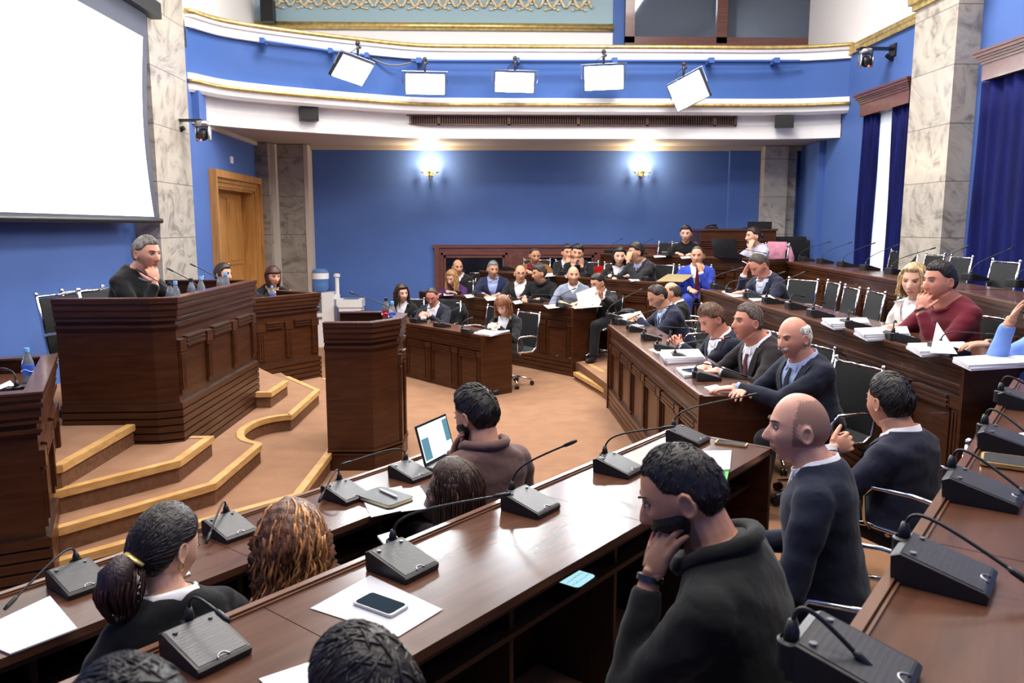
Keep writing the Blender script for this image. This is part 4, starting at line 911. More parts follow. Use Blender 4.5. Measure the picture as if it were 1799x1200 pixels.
# bottles
def on(px, py, z): p = atz(px, py, z); return (p[0], p[1], z+.001)
for px, py, kd, l_ in ((298, 530, 'cola', 'cola bottle standing nearest the man on the dais'), (308, 526, 'water', 'blue-capped water bottle nearest the man on the dais'), (336, 519, 'cola', 'middle cola bottle on the dais'), (353, 517, 'water', 'middle blue-capped water bottle on the dais'), (387, 508, 'cola', 'farthest cola bottle on the dais'), (397, 507, 'water', 'farthest blue-capped water bottle on the dais')):
    q_ = atx(px, 500, -2.41); bottle((-2.41, q_[1], zdw+.001), l_, kd, 1.05)
bottle((*(s0*.6+s1*.4+oo*.16), 1.121), 'water bottle on the tall desk of the woman in black')
bottle(on(52, 676, 1.11), 'nearest water bottle, on the tall desk at the left edge of the view')
bottle(on(679, 570, 1.16), 'cola bottle on the lectern', 'cola', 1.1); bottle(on(690, 573, 1.16), 'blue-capped water bottle on the lectern', 'water', 1.0)
P_ = 'loose paper sheets'; K_ = 'thick paper stacks on the right benches'
S_ = 'paper_sheets'
quad_stack([(-60, 1120), (88, 1050), (136, 1107), (18, 1152)], .75, .006, S_, 'white sheets under the microphone at the left end of the front near bench', 'paper', group=P_)
quad_stack([(182, 1012), (300, 975), (335, 1010), (222, 1055)], .75, .006, S_, 'white sheets in front of the ponytailed woman', 'paper', group=P_)
quad_stack([(633, 870), (705, 855), (730, 893), (652, 910)], .75, .003, S_, 'white sheets directly under the black notebook', 'paper', group=P_)
quad_stack([(690, 862), (740, 858), (762, 893), (705, 900)], .75, .002, S_, 'loose sheet fanned out right of the black notebook', 'paper', group=P_)
quad_stack([(545, 1070), (650, 1012), (778, 1072), (700, 1120)], .95, .0015, 'plastic_sleeve', 'clear punched plastic sleeve with a white page under the phone', 'sleeve', ('sleeve', 'sleeve'))
quad_stack([(455, 1195), (560, 1160), (640, 1215), (520, 1260)], .95, .003, S_, 'white sheet at the bottom edge of the view, in front of the balding head', 'paper', group=P_)
quad_stack([(1228, 796), (1285, 795), (1282, 828), (1225, 832)], .95, .010, S_, 'white sheets on a green sheet at the far end of the middle near bench', 'paper', group=P_)
quad_stack([(1222, 828), (1281, 826), (1272, 868), (1212, 868)], .95, .002, 'green_leaflet', 'green leaflet at the far end of the middle near bench', 'leaflet', ('greenpaper', 'greenpaper'))
quad_stack([(1160, 624), (1225, 622), (1238, 636), (1170, 640)], .95, .045, 'paper_stack', 'thick paper stack in front of the man holding a phone', 'paper stack', group=K_, fan=1)
quad_stack([(1188, 650), (1255, 645), (1275, 659), (1200, 664)], .95, .020, 'paper_stack', 'paper stack with a phone lying on it, before the speaking man', 'paper stack', group=K_, fan=1)
quad_stack([(1140, 615), (1170, 608), (1180, 618), (1155, 622)], .95, .004, S_, 'thin sheets left of the thick paper stack on the front right bench', 'paper', group=P_)
quad_stack([(1237, 681), (1258, 677), (1275, 684), (1250, 690)], .95, .004, S_, 'sheets under the hand of the white-moustached man', 'paper', group=P_)
quad_stack([(1085, 556), (1125, 548), (1140, 572), (1110, 577)], .95, .010, S_, 'open papers read by the man in the navy suit', 'paper', group=P_)
quad_stack([(1268, 513), (1310, 507), (1330, 520), (1290, 523)], 1.30, .008, S_, 'papers left of the man holding his forehead', 'paper', group=P_)
quad_stack([(1310, 523), (1352, 519), (1362, 526), (1325, 530)], 1.30, .006, S_, 'papers under the hand of the man holding his forehead', 'paper', group=P_)
quad_stack([(1443, 569), (1520, 568), (1528, 577), (1462, 580)], 1.30, .045, 'paper_stack', 'white paper stack before the empty chair left of the woman in white', 'paper stack', group=K_, fan=1)
quad_stack([(1500, 588), (1590, 584), (1598, 597), (1520, 600)], 1.30, .045, 'paper_stack', 'white paper stack in front of the woman in white', 'paper stack', group=K_, fan=1)
quad_stack([(1592, 613), (1690, 610), (1702, 624), (1615, 628)], 1.30, .035, 'paper_stack', 'white paper stack under the turned page by the man in the dark red jumper', 'paper stack', group=K_, fan=1)
quad_stack([(1672, 637), (1800, 628), (1830, 645), (1700, 652)], 1.30, .030, 'paper_stack', 'white paper stack at the near end of the second right bench', 'paper stack', group=K_, fan=1)
quad_stack([(831, 587), (860, 580), (895, 584), (860, 592)], .75, .025, 'paper_stack', 'open paper stack in front of the woman with the auburn bob', 'paper stack', fan=1)
for (a, b, c, d_, l_) in (((776, 515), (795, 514), (797, 519), (780, 520), 'papers before the blonde woman in purple'), ((815, 519), (835, 517), (842, 522), (820, 524), 'papers right of the blonde woman in purple'), ((850, 523), (875, 521), (880, 527), (856, 529), 'papers before the grey-haired man with the pale blue shirt'), ((900, 530), (914, 528), (918, 533), (905, 535), 'papers before the bald man with glasses'), ((955, 537), (985, 534), (990, 540), (963, 543), 'papers before the dark-haired man in profile')):
    quad_stack([a, b, c, d_], .95, .006, S_, l_, 'paper', group=P_)
quad_stack([(998, 538), (1040, 532), (1058, 539), (1010, 543)], .95, .006, S_, 'papers on the right end of the second far bench', 'paper', group=P_)
quad_stack([(953, 482), (975, 480), (978, 485), (957, 487)], 1.30, .006, S_, 'papers right of the man in the tan jacket', 'paper', group=P_)
quad_stack([(990, 483), (1018, 481), (1022, 487), (995, 489)], 1.30, .010, 'blue_folder', 'pale blue folder before the two men leaning on their hands', 'folder', ('bluefolder', 'paper'))
quad_stack([(1105, 491), (1130, 489), (1133, 494), (1108, 495)], 1.30, .006, S_, 'papers before the man covering his face', 'paper', group=P_)
quad_stack([(1148, 450), (1168, 449), (1170, 452), (1150, 453)], 1.60, .006, S_, 'papers left of the woman in the spotted top', 'paper', group=P_)
quad_stack([(1195, 452), (1212, 451), (1215, 454), (1198, 455)], 1.60, .006, S_, 'papers under the hands of the woman in the spotted top', 'paper', group=P_)
quad_stack([(-20, 690), (18, 672), (30, 684), (0, 700)], 1.11, .012, S_, 'papers on the tall desk at the left edge of the view', 'paper', group=P_)

# notebook, pen, phones, laptops and small things
def flat_item(pts, z, h, name, label, cat, m1, parts=(), group=None):
    """thin thing whose outline is four picture points on height z; parts: (name, material, inset0, inset1, z0, z1) in unit coordinates"""
    P = [atz(*p, z)[:2] for p in pts]; c = sum(P)/4; a = P[1]-P[0]; b = P[3]-P[0]; w, d = np.linalg.norm(a), np.linalg.norm(b); ang = math.atan2(a[1], a[0]); sgn = 1 if a[0]*b[1]-a[1]*b[0] > 0 else -1
    r = thing(name, label, cat, (c[0], c[1], z+.0015), ang, group)
    bev = min(w, d)*.12
    def rr(x0, x1, y0, y1, z0, z1, m):
        mb = MB(); x0, x1, y0, y1 = (x0-.5)*w, (x1-.5)*w, (y0-.5)*d*sgn, (y1-.5)*d*sgn
        if y1 < y0: y0, y1 = y1, y0
        k = min(bev, (x1-x0)*.3, (y1-y0)*.3); pl = [(x0+k, y0), (x1-k, y0), (x1-k*.3, y0+k*.3), (x1, y0+k), (x1, y1-k), (x1-k*.3, y1-k*.3), (x1-k, y1), (x0+k, y1), (x0+k*.3, y1-k*.3), (x0, y1-k), (x0, y0+k), (x0+k*.3, y0+k*.3)]
        mb.prism(pl, z0, z1); return mb
    for nm, mt, x0, x1, y0, y1, z0, z1 in parts: rr(x0, x1, y0, y1, z0*h, z1*h, None).build(nm, mt, r)
    return r, ang, w, d
ph = lambda scr='phonescreen', cs='dsteel': (('case', cs, 0, 1, 0, 1, 0, .9), ('screen', scr, .04, .96, .05, .95, .9, 1.0))
flat_item([(627, 1058), (660, 1040), (712, 1073), (677, 1092)], .953, .010, 'smartphone', 'smartphone lying on the plastic sleeve on the middle near bench', 'phone', None, ph(cs='steel'))
flat_item([(1257, 779), (1262, 774), (1313, 782), (1308, 789)], .951, .010, 'smartphone', 'smartphone in a gold case at the far end of the middle near bench', 'phone', None, ph(cs='gold'))
flat_item([(1200, 650), (1228, 648), (1236, 653), (1206, 655)], .972, .009, 'smartphone', 'smartphone lying on a paper stack before the speaking man', 'phone', None, ph())
flat_item([(641, 872), (686, 857), (711, 886), (668, 900)], .756, .020, 'notebook', 'closed black leather notebook on white sheets', 'notebook', None, (('pages', 'cream', .02, .99, .02, .98, .12, .86), ('cover', 'leather', 0, 1, 0, 1, .86, 1.0), ('back_cover', 'leather', 0, 1, 0, 1, 0, .12)))
m = MB(); a, b = atz(668, 860, .785), atz(695, 872, .785); m.tube([a, b], .006, 8); m.tube([b, b+(b-a)*.12], [.006, .002], 8); tag(m.build('pen', 'whitep', None, True, 50), 'white pen lying on the black notebook', 'pen')
flat_item([(1722, 818), (1725, 800), (1810, 810), (1815, 832)], 1.303, .014, 'folder', 'dark folder with gilded corners on the nearest bench', 'folder', None, (('cover', 'gold', 0, 1, 0, 1, 0, .9), ('panel', 'leather', .06, .94, .06, .94, .9, 1.0)))
quad_stack([(1760, 768), (1800, 762), (1815, 772), (1790, 790)], 1.30, .004, S_, 'white sheet beside the microphones on the nearest bench', 'paper', group=P_)
# note device glowing on the shelf of the middle near bench
r, ang, w, d = flat_item([(950, 1014), (985, 992), (1047, 1021), (1012, 1042)], .80, .010, 'smartphone', 'glowing pale blue phone with handwritten note, held low beside the middle near bench', 'phone', None, (('case', 'black', 0, 1, 0, 1, 0, .9), ('screen', 'litscreen', .03, .97, .03, .97, .9, 1.0)))
m = MB(); rg = random.Random(3)
for row_ in range(5):
    x = -.42*w
    while x < .40*w:
        L_ = rg.uniform(.02, .09)*w; y = (-.32+.15*row_)*d
        m.tube([(x, y, .0104), (x+L_*.5, y+.01*d+rg.uniform(-.03, .03)*d, .0104), (x+L_, y, .0104)], .0007, 4); x += L_+.03*w
m.build('handwriting', 'black', r)
# open laptop at the end of the front near bench
L0 = atz(757, 838, .75); f = az(-51-8); s_ = az(39-8); r = thing('laptop', 'open laptop with a lit screen at the end of the front near bench', 'laptop', (L0[0], L0[1], .752), 0)
bl = atz(747, 826, .75); br = atz(801, 797, .75); sx = unit(br-bl); sx[2] = 0; sx = unit(sx); W_ = .33; bk = np.array([sx[1], -sx[0], 0])     # towards the user
base = bl; RT = ((L0[0], L0[1], .752), 0)
m = MB(); c = base+sx*W_/2+bk*.115; m.obox((c[0], c[1], .760), sx*W_/2, bk*.115, (0, 0, .007)); m.relto(RT).build('keyboard_base', 'steel', r)
m = MB(); c = base+sx*W_/2+bk*.10; m.obox((c[0], c[1], .7675), sx*(W_/2-.02), bk*.055, (0, 0, .001)); m.relto(RT).build('keys', 'black', r)
up = unit(V3(0, 0, 1)-bk*.28); c = base+sx*W_/2; c[2] = .768
m = MB(); m.obox(c+up*.112, sx*W_/2, up*.112, np.cross(sx, up)*.004); m.relto(RT).build('lid', 'black', r)
nn = np.cross(sx, up); nn = nn if nn@bk > 0 else -nn
m = MB(); m.obox(c+up*.114+nn*.0045, sx*(W_/2-.012), up*.098, nn*.0012); sc_ = m.relto(RT).build('screen', 'laptopscreen', r)
m = MB(); m.obox(c+up*.085+nn*.0062-sx*(W_*.34), sx*(W_*.11), up*.060, nn*.0006); m.relto(RT).build('window_pane', 'tealscreen', sc_); m = MB(); m.obox(c+up*.14+nn*.0062+sx*(W_*.38), sx*(W_*.08), up*.062, nn*.0006); m.relto(RT).build('window_pane', 'tealscreen', sc_)
# black laptop on the topmost bench, closed one on the booth
def laptop_closed(px0, py0, px1, py1, Y, tilt, name, label, m_='black'):
    a, b = aty(px0, py0, Y), aty(px1, py1, Y); return a, b
c = atz(1276, 454, 1.60); r = thing('laptop', 'open black laptop seen from behind on the topmost far bench', 'laptop', (c[0], c[1], 1.601), -math.radians(51)+math.pi)
m = MB(); m.box((-.20, -.02, 0), (.20, -.28, .018)); m.build('keyboard_base', 'black', r)
m = MB(); m.rings([[(-.20, .0, .012), (.20, .0, .012), (.20, .014, .012), (-.20, .014, .012)], [(-.20, .09, .28), (.20, .09, .28), (.20, .104, .28), (-.20, .104, .28)]]); m.build('lid', 'black', r)
zb_ = H_+T3
r = thing('laptop', 'black laptop with its lid up on the dark booth', 'laptop', (aty(1334, 402, 12.9)[0], 12.9, zb_), 0)
m = MB(); m.box((-.20, .0, 0), (.20, .26, .018)); m.build('keyboard_base', 'black', r)
m = MB(); m.box((-.20, -.014, .005), (.20, .0, .115)); m.build('lid', 'black', r)
r = thing('desk_phone', 'small dark desk phone on the left corner of the dark booth', 'phone', (aty(1250, 402, 12.9)[0], 12.9, zb_), 0)
m = MB(); m.box((-.09, -.08, 0), (.09, .08, .03)); m.build('base', 'black', r); m = MB(); m.tube([(-.08, 0, .05), (0, 0, .065), (.08, 0, .05)], .018, 8); m.build('handset', 'black', r, True)
# gold folder and glass on the third far bench, red folder behind it
c = atz(1183, 497, 1.30); q = V3(0, 0, 1)
m = MB(); rg_ = az(129-0); bk_ = az(51); p0 = atz(1153, 495, 1.30); p1 = atz(1196, 496, 1.30); ax_ = unit(p1-p0); up_ = unit(bk_+V3(0, 0, .35))
p1 = p0+ax_*.36
m.rings([[p0, p1, p1+V3(0, 0, .008), p0+V3(0, 0, .008)], [p0+up_*.27, p1+up_*.27, p1+up_*.27+V3(0, 0, .008), p0+up_*.27+V3(0, 0, .008)]]); m.v = [(x, y, max(z, 1.302)) for x, y, z in m.v]
tag(m.build('gold_folder', 'goldfolder'), 'gold folder lying tilted beside the man in the bright blue suit', 'folder')
r = thing('drinking_glass', 'clear drinking glass on the third far bench', 'glass', on(1071, 489, 1.30)); m = MB(); m.lathe([(.028, 0), (.033, .10), (.031, .10), (.026, .006)], 18, cap=False); m.lathe([(.027, .0), (.027, .006)], 18); m.build('bowl', 'crystal', r, True, 50)
# ------------------------------------------------------------------ people
def sm(x, a, b):
    t = np.clip((x-a)/(b-a), 0, 1); return t*t*(3-2*t)
def gs(x, c, s): return np.exp(-((x-c)/s)**2)
NT, NP = 64, 84
TH, PH = np.meshgrid(np.linspace(.04, math.pi-.04, NT), np.linspace(0, 2*math.pi, NP, endpoint=False), indexing='ij')
DX = np.sin(TH)*np.sin(PH); DY = np.sin(TH)*np.cos(PH); DZ = np.cos(TH)
def headsurf(fat=0, female=False, nose=1.0):
    """head-local points: x right, y forward, z up; chin at -.118, crown at +.118"""
    x = .077*DX; z = .118*DZ; y = np.where(DY > 0, .088*DY, .104*DY)
    # squarer front and sides
    x = x*(1 + .10*np.abs(DX)*(1-np.abs(DX)))
    low = sm(-z, .0, .118)
    x = x*(1 - (.30 if not female else .36)*low*(1-.35*fat)) * (1 + .10*fat*gs(z, -.06, .05))
    back = (DY < 0)
    y = np.where(back, y*(1-.45*sm(-z, .02, .11)), y*(1-.02*low))
    front = sm(DY, .0, .55)
    y = y + front*.010*sm(-z, -.02, .09)                        # lower face forward
    ax = np.abs(x)
    y = y + front*gs(x, 0, .013)*nose*np.where(z > -.034, .027*sm(-z, -.026, .032), .027*(1-sm(-z, .034, .046)))
    y = y + front*gs(ax, .012, .008)*gs(z, -.033, .008)*.007*nose
    y = y - front*gs(ax, .031, .016)*gs(z, .010, .011)*.012
    y = y + front*gs(ax, .026, .024)*gs(z, .029, .009)*(.0045 if not female else .002)
    y = y + front*gs(ax, .045, .016)*gs(z, -.018, .018)*.005
    y = y + front*gs(x, 0, .021)*(gs(z, -.060, .0055)*.0065 + gs(z, -.073, .006)*.0065 - gs(z, -.0665, .0026)*.004)
    y = y - front*gs(x, 0, .02)*gs(z, -.085, .007)*.005
    y = y + front*gs(x, 0, .022)*gs(z, -.103, .012)*.010*(1+.5*fat)
    z = z - front*gs(x, 0, .03)*sm(-z, .085, .118)*.004
    return np.stack([x, y, z], -1)
def grid_faces(nt, npp, keep=None):
    fs = []
    for i in range(nt-1):
        for j in range(npp):
            k = (j+1) % npp
            if keep is None or (keep[i, j] or keep[i, k] or keep[i+1, j] or keep[i+1, k]):
                fs.append((i*npp+j, (i+1)*npp+j, (i+1)*npp+k, i*npp+k))
    return fs
def eval_mesh(mb, voxel, smooth_it=0, sfac=.5):
    me = bpy.data.meshes.new('tmp'); me.from_pydata(mb.v, [], mb.f); o = bpy.data.objects.new('tmp', me); COL.objects.link(o)
    r = o.modifiers.new('r', 'REMESH'); r.mode = 'VOXEL'; r.voxel_size = voxel
    if smooth_it: s = o.modifiers.new('s', 'SMOOTH'); s.iterations = smooth_it; s.factor = sfac
    dg = bpy.context.evaluated_depsgraph_get(); dg.update()
    ev = o.evaluated_get(dg); m2 = bpy.data.meshes.new_from_object(ev)
    bpy.data.objects.remove(o); bpy.data.meshes.remove(me)
    n = len(m2.vertices); co = np.empty(n*3, 'f'); m2.vertices.foreach_get('co', co)
    return m2, co.reshape(-1, 3).astype(float)
def poly_centres(me, co):
    n = len(me.polygons); ls = np.empty(n, 'i'); lt = np.empty(n, 'i'); me.polygons.foreach_get('loop_start', ls); me.polygons.foreach_get('loop_total', lt)
    vi = np.empty(len(me.loops), 'i'); me.loops.foreach_get('vertex_index', vi)
    idx = ls[:, None] + np.minimum(np.arange(4)[None], (lt-1)[:, None]); return co[vi[idx]].mean(1), vi, ls, lt
def link_mesh(name, me, mats, parent, mi=None):
    me.name = name; me.materials.clear()
    for q in mats: me.materials.append(M[q] if isinstance(q, str) else q)
    me.polygons.foreach_set('use_smooth', [True]*len(me.polygons))
    if mi is not None: me.polygons.foreach_set('material_index', mi.astype('i'))
    me.update(); o = bpy.data.objects.new(name, me); COL.objects.link(o); o.parent = parent; return o
def submesh(me, co, mask, vi, ls, lt, push=None):
    ids = np.nonzero(mask)[0]; mp = {}; vs = []; fs = []
    for i in ids:
        f = []
        for v in vi[ls[i]:ls[i]+lt[i]]:
            v = int(v)
            if v not in mp: mp[v] = len(vs); vs.append(co[v])
            f.append(mp[v])
        fs.append(tuple(f))
    m = MB()
    if fs: m.add(vs, fs)
    return m
def ik(S, W, L1, L2, pole):
    S = np.asarray(S, float); W = np.asarray(W, float); d = W-S; L = np.linalg.norm(d)
    if L > (L1+L2)*.985: W = S + d/L*(L1+L2)*.985; d = W-S; L = np.linalg.norm(d)
    L = max(L, abs(L1-L2)+.02, .08); a = (L1*L1-L2*L2+L*L)/(2*L); h = math.sqrt(max(L1*L1-a*a, 0)); u = unit(d)
    p = np.asarray(pole, float); p = unit(p-(p@u)*u); return S+u*a+p*h, W
def add_hand(mb, W, d, n, side_l, s=1.0, curl=.35, spread=.10, thumb_open=.7, fr=.0088):
    """W wrist, d direction of the fingers, n direction the palm faces, side_l direction of the thumb side"""
    d = unit(d); n = unit(n-(n@d)*d); l = unit(side_l-(side_l@d)*d-(side_l@n)*n)
    P = W + d*.052*s
    mb.ball(P, .050*s, .040*s, .0155*s, ax=[d, l, -n], n=14, k=8)
    mb.ball(P+l*.022*s-d*.012*s+n*.008*s, .030*s, .018*s, .013*s, ax=[d, l, -n], n=10, k=6)
    mb.tube([W-d*.03*s, W, W+d*.03*s], [.026*s, .025*s, .026*s], 10, flat=.7, up=l)
    for q, (off, ln) in enumerate(((.031, .070), (.0105, .080), (-.0105, .074), (-.031, .058))):
        b = W + d*(.090 - abs(off)*.25)*s + l*off*s; ang = (off/.031)*spread; dd = unit(d + l*ang); nn = n; pts = [b-dd*.015*s, b]; c = curl*(1+.12*(1.5-q))
        cur = dd
        for seg, fr_ in ((.45, .6), (.32, 1.0), (.23, .8)):
            a = c*fr_; cur2 = unit(cur*math.cos(a)+nn*math.sin(a)); nn = unit(nn*math.cos(a)-cur*math.sin(a)); cur = cur2
            pts.append(pts[-1]+cur*ln*seg*s)
        rr = [fr*1.05*s, fr*1.05*s, fr*s, fr*.92*s, fr*.72*s]
        mb.tube(pts, rr, 8)
        mb.ball(pts[-1], fr*.72*s, n=8, k=5)
    b = W + d*.022*s + l*.026*s; t = unit(d*.8 + l*thumb_open + n*.25); t2 = unit(t+d*.35+n*.25*curl)
    mb.tube([b, b+t*.034*s, b+t*.034*s+t2*.030*s, b+t*.034*s+t2*.052*s], [.0125*s, .0108*s, .0098*s, .0072*s], 8)
    mb.ball(b+t*.034*s+t2*.052*s, .0072*s, n=8, k=5)
def torso_rings(T, P, r, n, u, s, gw, gd, fat, w=1.0, top=True):
    L = np.linalg.norm(T-P)
    tab = [(-.20, .10, .075, 0), (-.14, .155, .11, 0), (-.03, .182, .128, 0), (.12, .178, .126, .006), (.30, .164, .118, .008), (.50, .160, .116, .010), (.68, .172, .120, .010), (.82, .182, .112, .002), (.91, .172, .098, -.006), (.97, .145, .084, -.014), (1.03, .104, .076, -.016)]
    if top: tab.append((1.085, .070, .064, -.014))
    R = []
    for t, a, b, off in tab:
        fatk = fat*gs(t, .25, .3); a = a*gw*s*w*(1+.18*fatk) + .0; b = b*gd*s*w*(1+.35*fatk); c = P+u*L*t + n*(off*s+.3*b*fatk)
        R.append([c + (abs(math.cos(q))**.85*math.copysign(1, math.cos(q))*a)*r + (abs(math.sin(q))**.85*math.copysign(1, math.sin(q))*b)*n for q in [2*math.pi*j/28 for j in range(28)]])
    return R
def strand_curve(p0, pts): pass
def person(label, hx=None, hy=None, row=None, head=None, tier=0., zt=.75, body=-90, look=None, pitch=5, roll=0, lean=12, s=1.0, female=False,
           skinc=(214, 160, 132), hair='short', hairc=(40, 30, 25), top=('jacket', (24, 24, 30)), shirt=(225, 225, 232), tie=None, vneck=.45, trousers=(26, 26, 32),
           L='desk', R='desk', beard=None, glasses=None, fat=0., voxel=.006, cvox=.012, group='people seated in the benches', extra=None, mouth=True, brow=None, watch=None, legs=True, gw=1.0):
    Hc = np.asarray(head, float) if head is not None else onrow(hx, hy, *row)
    look = body if look is None else look
    fb = az(body); rb = az(body+90); fh = az(look); hr = az(look+90); Z = V3(0, 0, 1)
    p = math.radians(pitch); hf = fh*math.cos(p) - Z*math.sin(p); hu = np.cross(hr, hf)
    q = math.radians(roll); hr, hu = hr*math.cos(q)-hu*math.sin(q), hu*math.cos(q)+hr*math.sin(q)
    HA = np.array([hr, hf, hu]); sc = s
    ln = math.radians(lean)
    T = Hc - Z*.134*s - fb*(.045+.09*math.sin(ln))*s - fh*.015*math.cos(p)
    Pz = min(max(tier+.56, T[2]-.60*s*math.cos(ln)), T[2]-.40)
    P = V3(T[0], T[1], 0) - fb*math.tan(ln)*(T[2]-Pz); P[2] = Pz
    u = unit(T-P); n = unit(np.cross(u, rb))
    root = thing('person', label, 'person', (P[0], P[1], tier), 0, group); RT = ((P[0], P[1], tier), 0)
    gwm = (1.0 if not female else .88)*gw; gd = 1.0 if not female else .92
    shw = (.172 if not female else .150)*s*gw
    # arms
    arms = []
    for sd, spec in ((-1, L), (1, R)):
        S = T - u*.070*s + rb*sd*shw - n*.005
        pole = V3(0, 0, -1) + rb*sd*.45 - fb*.15; hn = V3(0, 0, -1); curl = .35; tl = -rb*sd; hd = None; k = spec if isinstance(spec, str) else spec[0]
        if k == 'desk':
            W = V3(Hc[0], Hc[1], 0) + fb*.26 + rb*sd*.12; W[2] = zt+.035; hd = fb*.8 - rb*sd*.5 - Z*.05; pole = Z*-.6 + rb*sd*.9 - fb*.5
        elif k == 'cross':
            W = V3(Hc[0], Hc[1], 0) + fb*.22 - rb*sd*.02; W[2] = zt+.04 + .02*sd; hd = -rb*sd - Z*.05; pole = Z*-.6 + rb*sd*1.1
        elif k == 'lap':
            W = P + fb*.30 + rb*sd*.10; W[2] = Pz+.11; hd = fb - rb*sd*.3 - Z*.1; pole = rb*sd*.8 - fb*.8 - Z*.3
        elif k == 'together':
            W = V3(Hc[0], Hc[1], 0) + fb*.24 + rb*sd*.055; W[2] = zt+.075; hd = fb*.45 - rb*sd*.7 + Z*.15; hn = -rb*sd*.3 - Z*.6-fb*.4; curl = .75; pole = Z*-.8 + rb*sd*.7 - fb*.3
        elif k in ('chin', 'cheek', 'mouth', 'brow', 'eye'):
            tgt = {'chin': (.045, .088, -.088), 'cheek': (.066, .055, -.060), 'mouth': (.022, .118, -.070), 'brow': (.045, .085, .045), 'eye': (.045, .10, -.005)}[k]
            tp = Hc + (hr*sd*tgt[0] + hf*tgt[1] + hu*tgt[2])*s
            W = tp - (hf*-.02 + Z*.100 - rb*sd*.015 - fb*.015)*s
            if k == 'brow': W = tp - Z*.09 + fb*.05
            hd = unit(tp-W); hn = -hf*.75 - rb*sd*.5; tl = -rb*sd*.2 - fb*.9 if k in ('chin', 'mouth') else -rb*sd; curl = .85 if k in ('chin', 'mouth') else .35
            pole = V3(0, 0, -1) + rb*sd*.25 + fb*.25
        elif k == 'at':            # ('at', wrist, hand direction, palm normal, thumb side, curl)
            W = np.asarray(spec[1], float); hd = np.asarray(spec[2], float); hn = np.asarray(spec[3], float); tl = np.asarray(spec[4], float); curl = spec[5]
            if len(spec) > 6: pole = np.asarray(spec[6], float)
        else:
            W = S + fb*.10 - Z*.45 + rb*sd*.06; hd = -Z + fb*.2; hn = -rb*sd; pole = -fb - Z*.3
        E, W = ik(S, W, .285*s, .25*s, pole); arms.append((sd, S, E, W, unit(hd), hn, tl, curl))
    # ---- body: one continuous skin surface
    mb = MB(); hs = headsurf(fat, female).reshape(-1, 3)*s; hp = Hc + hs@HA
    mb.add(hp, grid_faces(NT, NP)); mb.f.append(tuple(range(NP))); mb.f.append(tuple(range((NT-1)*NP+NP-1, (NT-1)*NP-1, -1))); mb.m += [0, 0]
    for sd in (-1, 1):     # ears
        ec = Hc + (hr*sd*.0765 + hf*-.012 + hu*-.008)*s; A = [unit(hf*.85+hr*sd*-.0 - hf*.0), unit(hr*sd + hf*-.35), hu]
        ring = [ec + A[0]*math.cos(t)*.0140*s + A[2]*math.sin(t)*.0265*s*(1.05 if math.sin(t) > 0 else .92) + A[1]*(.006+.004*math.cos(t+math.pi))*s for t in [2*math.pi*j/16 for j in range(17)]]
        mb.tube(ring, .0048*s, 7, cap=False); mb.ball(ec+A[1]*.000*s, .0135*s, .0055*s, .0255*s, ax=[A[0], A[1], A[2]], n=12, k=8)
    nk = (.060 if not female else .048)*s*(1+.2*fat); nb = Hc - hu*.06*s - hf*.018*s
    mb.tube([T-u*.08*s, T-u*.02, T*.5+nb*.5, nb], [nk*1.45, nk*1.22, nk*1.05, nk*1.0], 18)
    mb.rings(torso_rings(T, P, rb, n, u, s, gwm, gd, fat, .90))
    for sd, S, E, W, hd, hn, tl, curl in arms:
        mb.tube([S+(T-S)*.35-u*.01, S+(T-S)*.12, (S+E)/2, E], [.040*s, .044*s, .038*s, .033*s], 12); mb.tube([E, E*.6+W*.4, W], [.034*s, .034*s, .0245*s], 12); mb.ball(E, .035*s); mb.ball(S+(T-S)*.15-u*.01, .046*s)
        add_hand(mb, W, hd, np.asarray(hn, float), np.asarray(tl, float), s*(1.0 if not female else .9), curl, fr=.0088 if voxel < .007 else .0095)
    if legs:
        kn = []
        for sd in (-1, 1):
            hp_ = P + rb*sd*.085*s - Z*.02; K = hp_ + fb*.40*s + rb*sd*.04; K[2] = max(tier+.50, Pz-.06); A_ = K + fb*.04 + V3(0, 0, 0); A_[2] = tier+.09; kn.append((sd, hp_, K, A_))
            mb.tube([hp_, K], [.065*s, .050*s], 10); mb.tube([K, A_], [.048*s, .033*s], 10); mb.ball(K, .05*s)
    me, co = eval_mesh(mb, voxel, 2 if voxel < .007 else 1, .45)
    pc, vi, ls, lt = poly_centres(me, co); hl = ((pc-Hc)@HA.T)/s; x, y, z = hl.T; mi = np.zeros(len(pc), int)
    if mouth: mi[(np.abs(x) < .024*(1-((z+.0665)/.014)**2)) & (np.abs(z+.0665) < .0085) & (y > .06)] = 1
    if beard == 'stubble' or beard == 'full':
        mi[(y > -.01) & (z < -.030) & (z > -.125) & (((np.abs(x) > .028) & (z < -.025-.2*(.08-np.abs(x)))) | (z < -.084) | ((z > -.056) & (z < -.047) & (np.abs(x) < .03)))&(mi==0)] = 2
    if hair in ('bald', 'shaved'):
        jt = .004*np.sin(x*900)*np.sin(z*1100+y*800); y = y+jt; z = z+jt
        mi[(z > -.05) & (y < ((-.012 if hair == 'bald' else .030) - .35*np.clip(z-.03, 0, 1))) & (z < (.070 if hair == 'bald' else .100)) & (np.abs(x) < .085) & ~((np.abs(x) > .074) & (np.abs(y+.012) < .03) & (z < .03))] = 2
    co2 = co - V3(P[0], P[1], tier); me.vertices.foreach_set('co', co2.astype('f').ravel())
    link_mesh('body', me, skin(*skinc), root, mi)
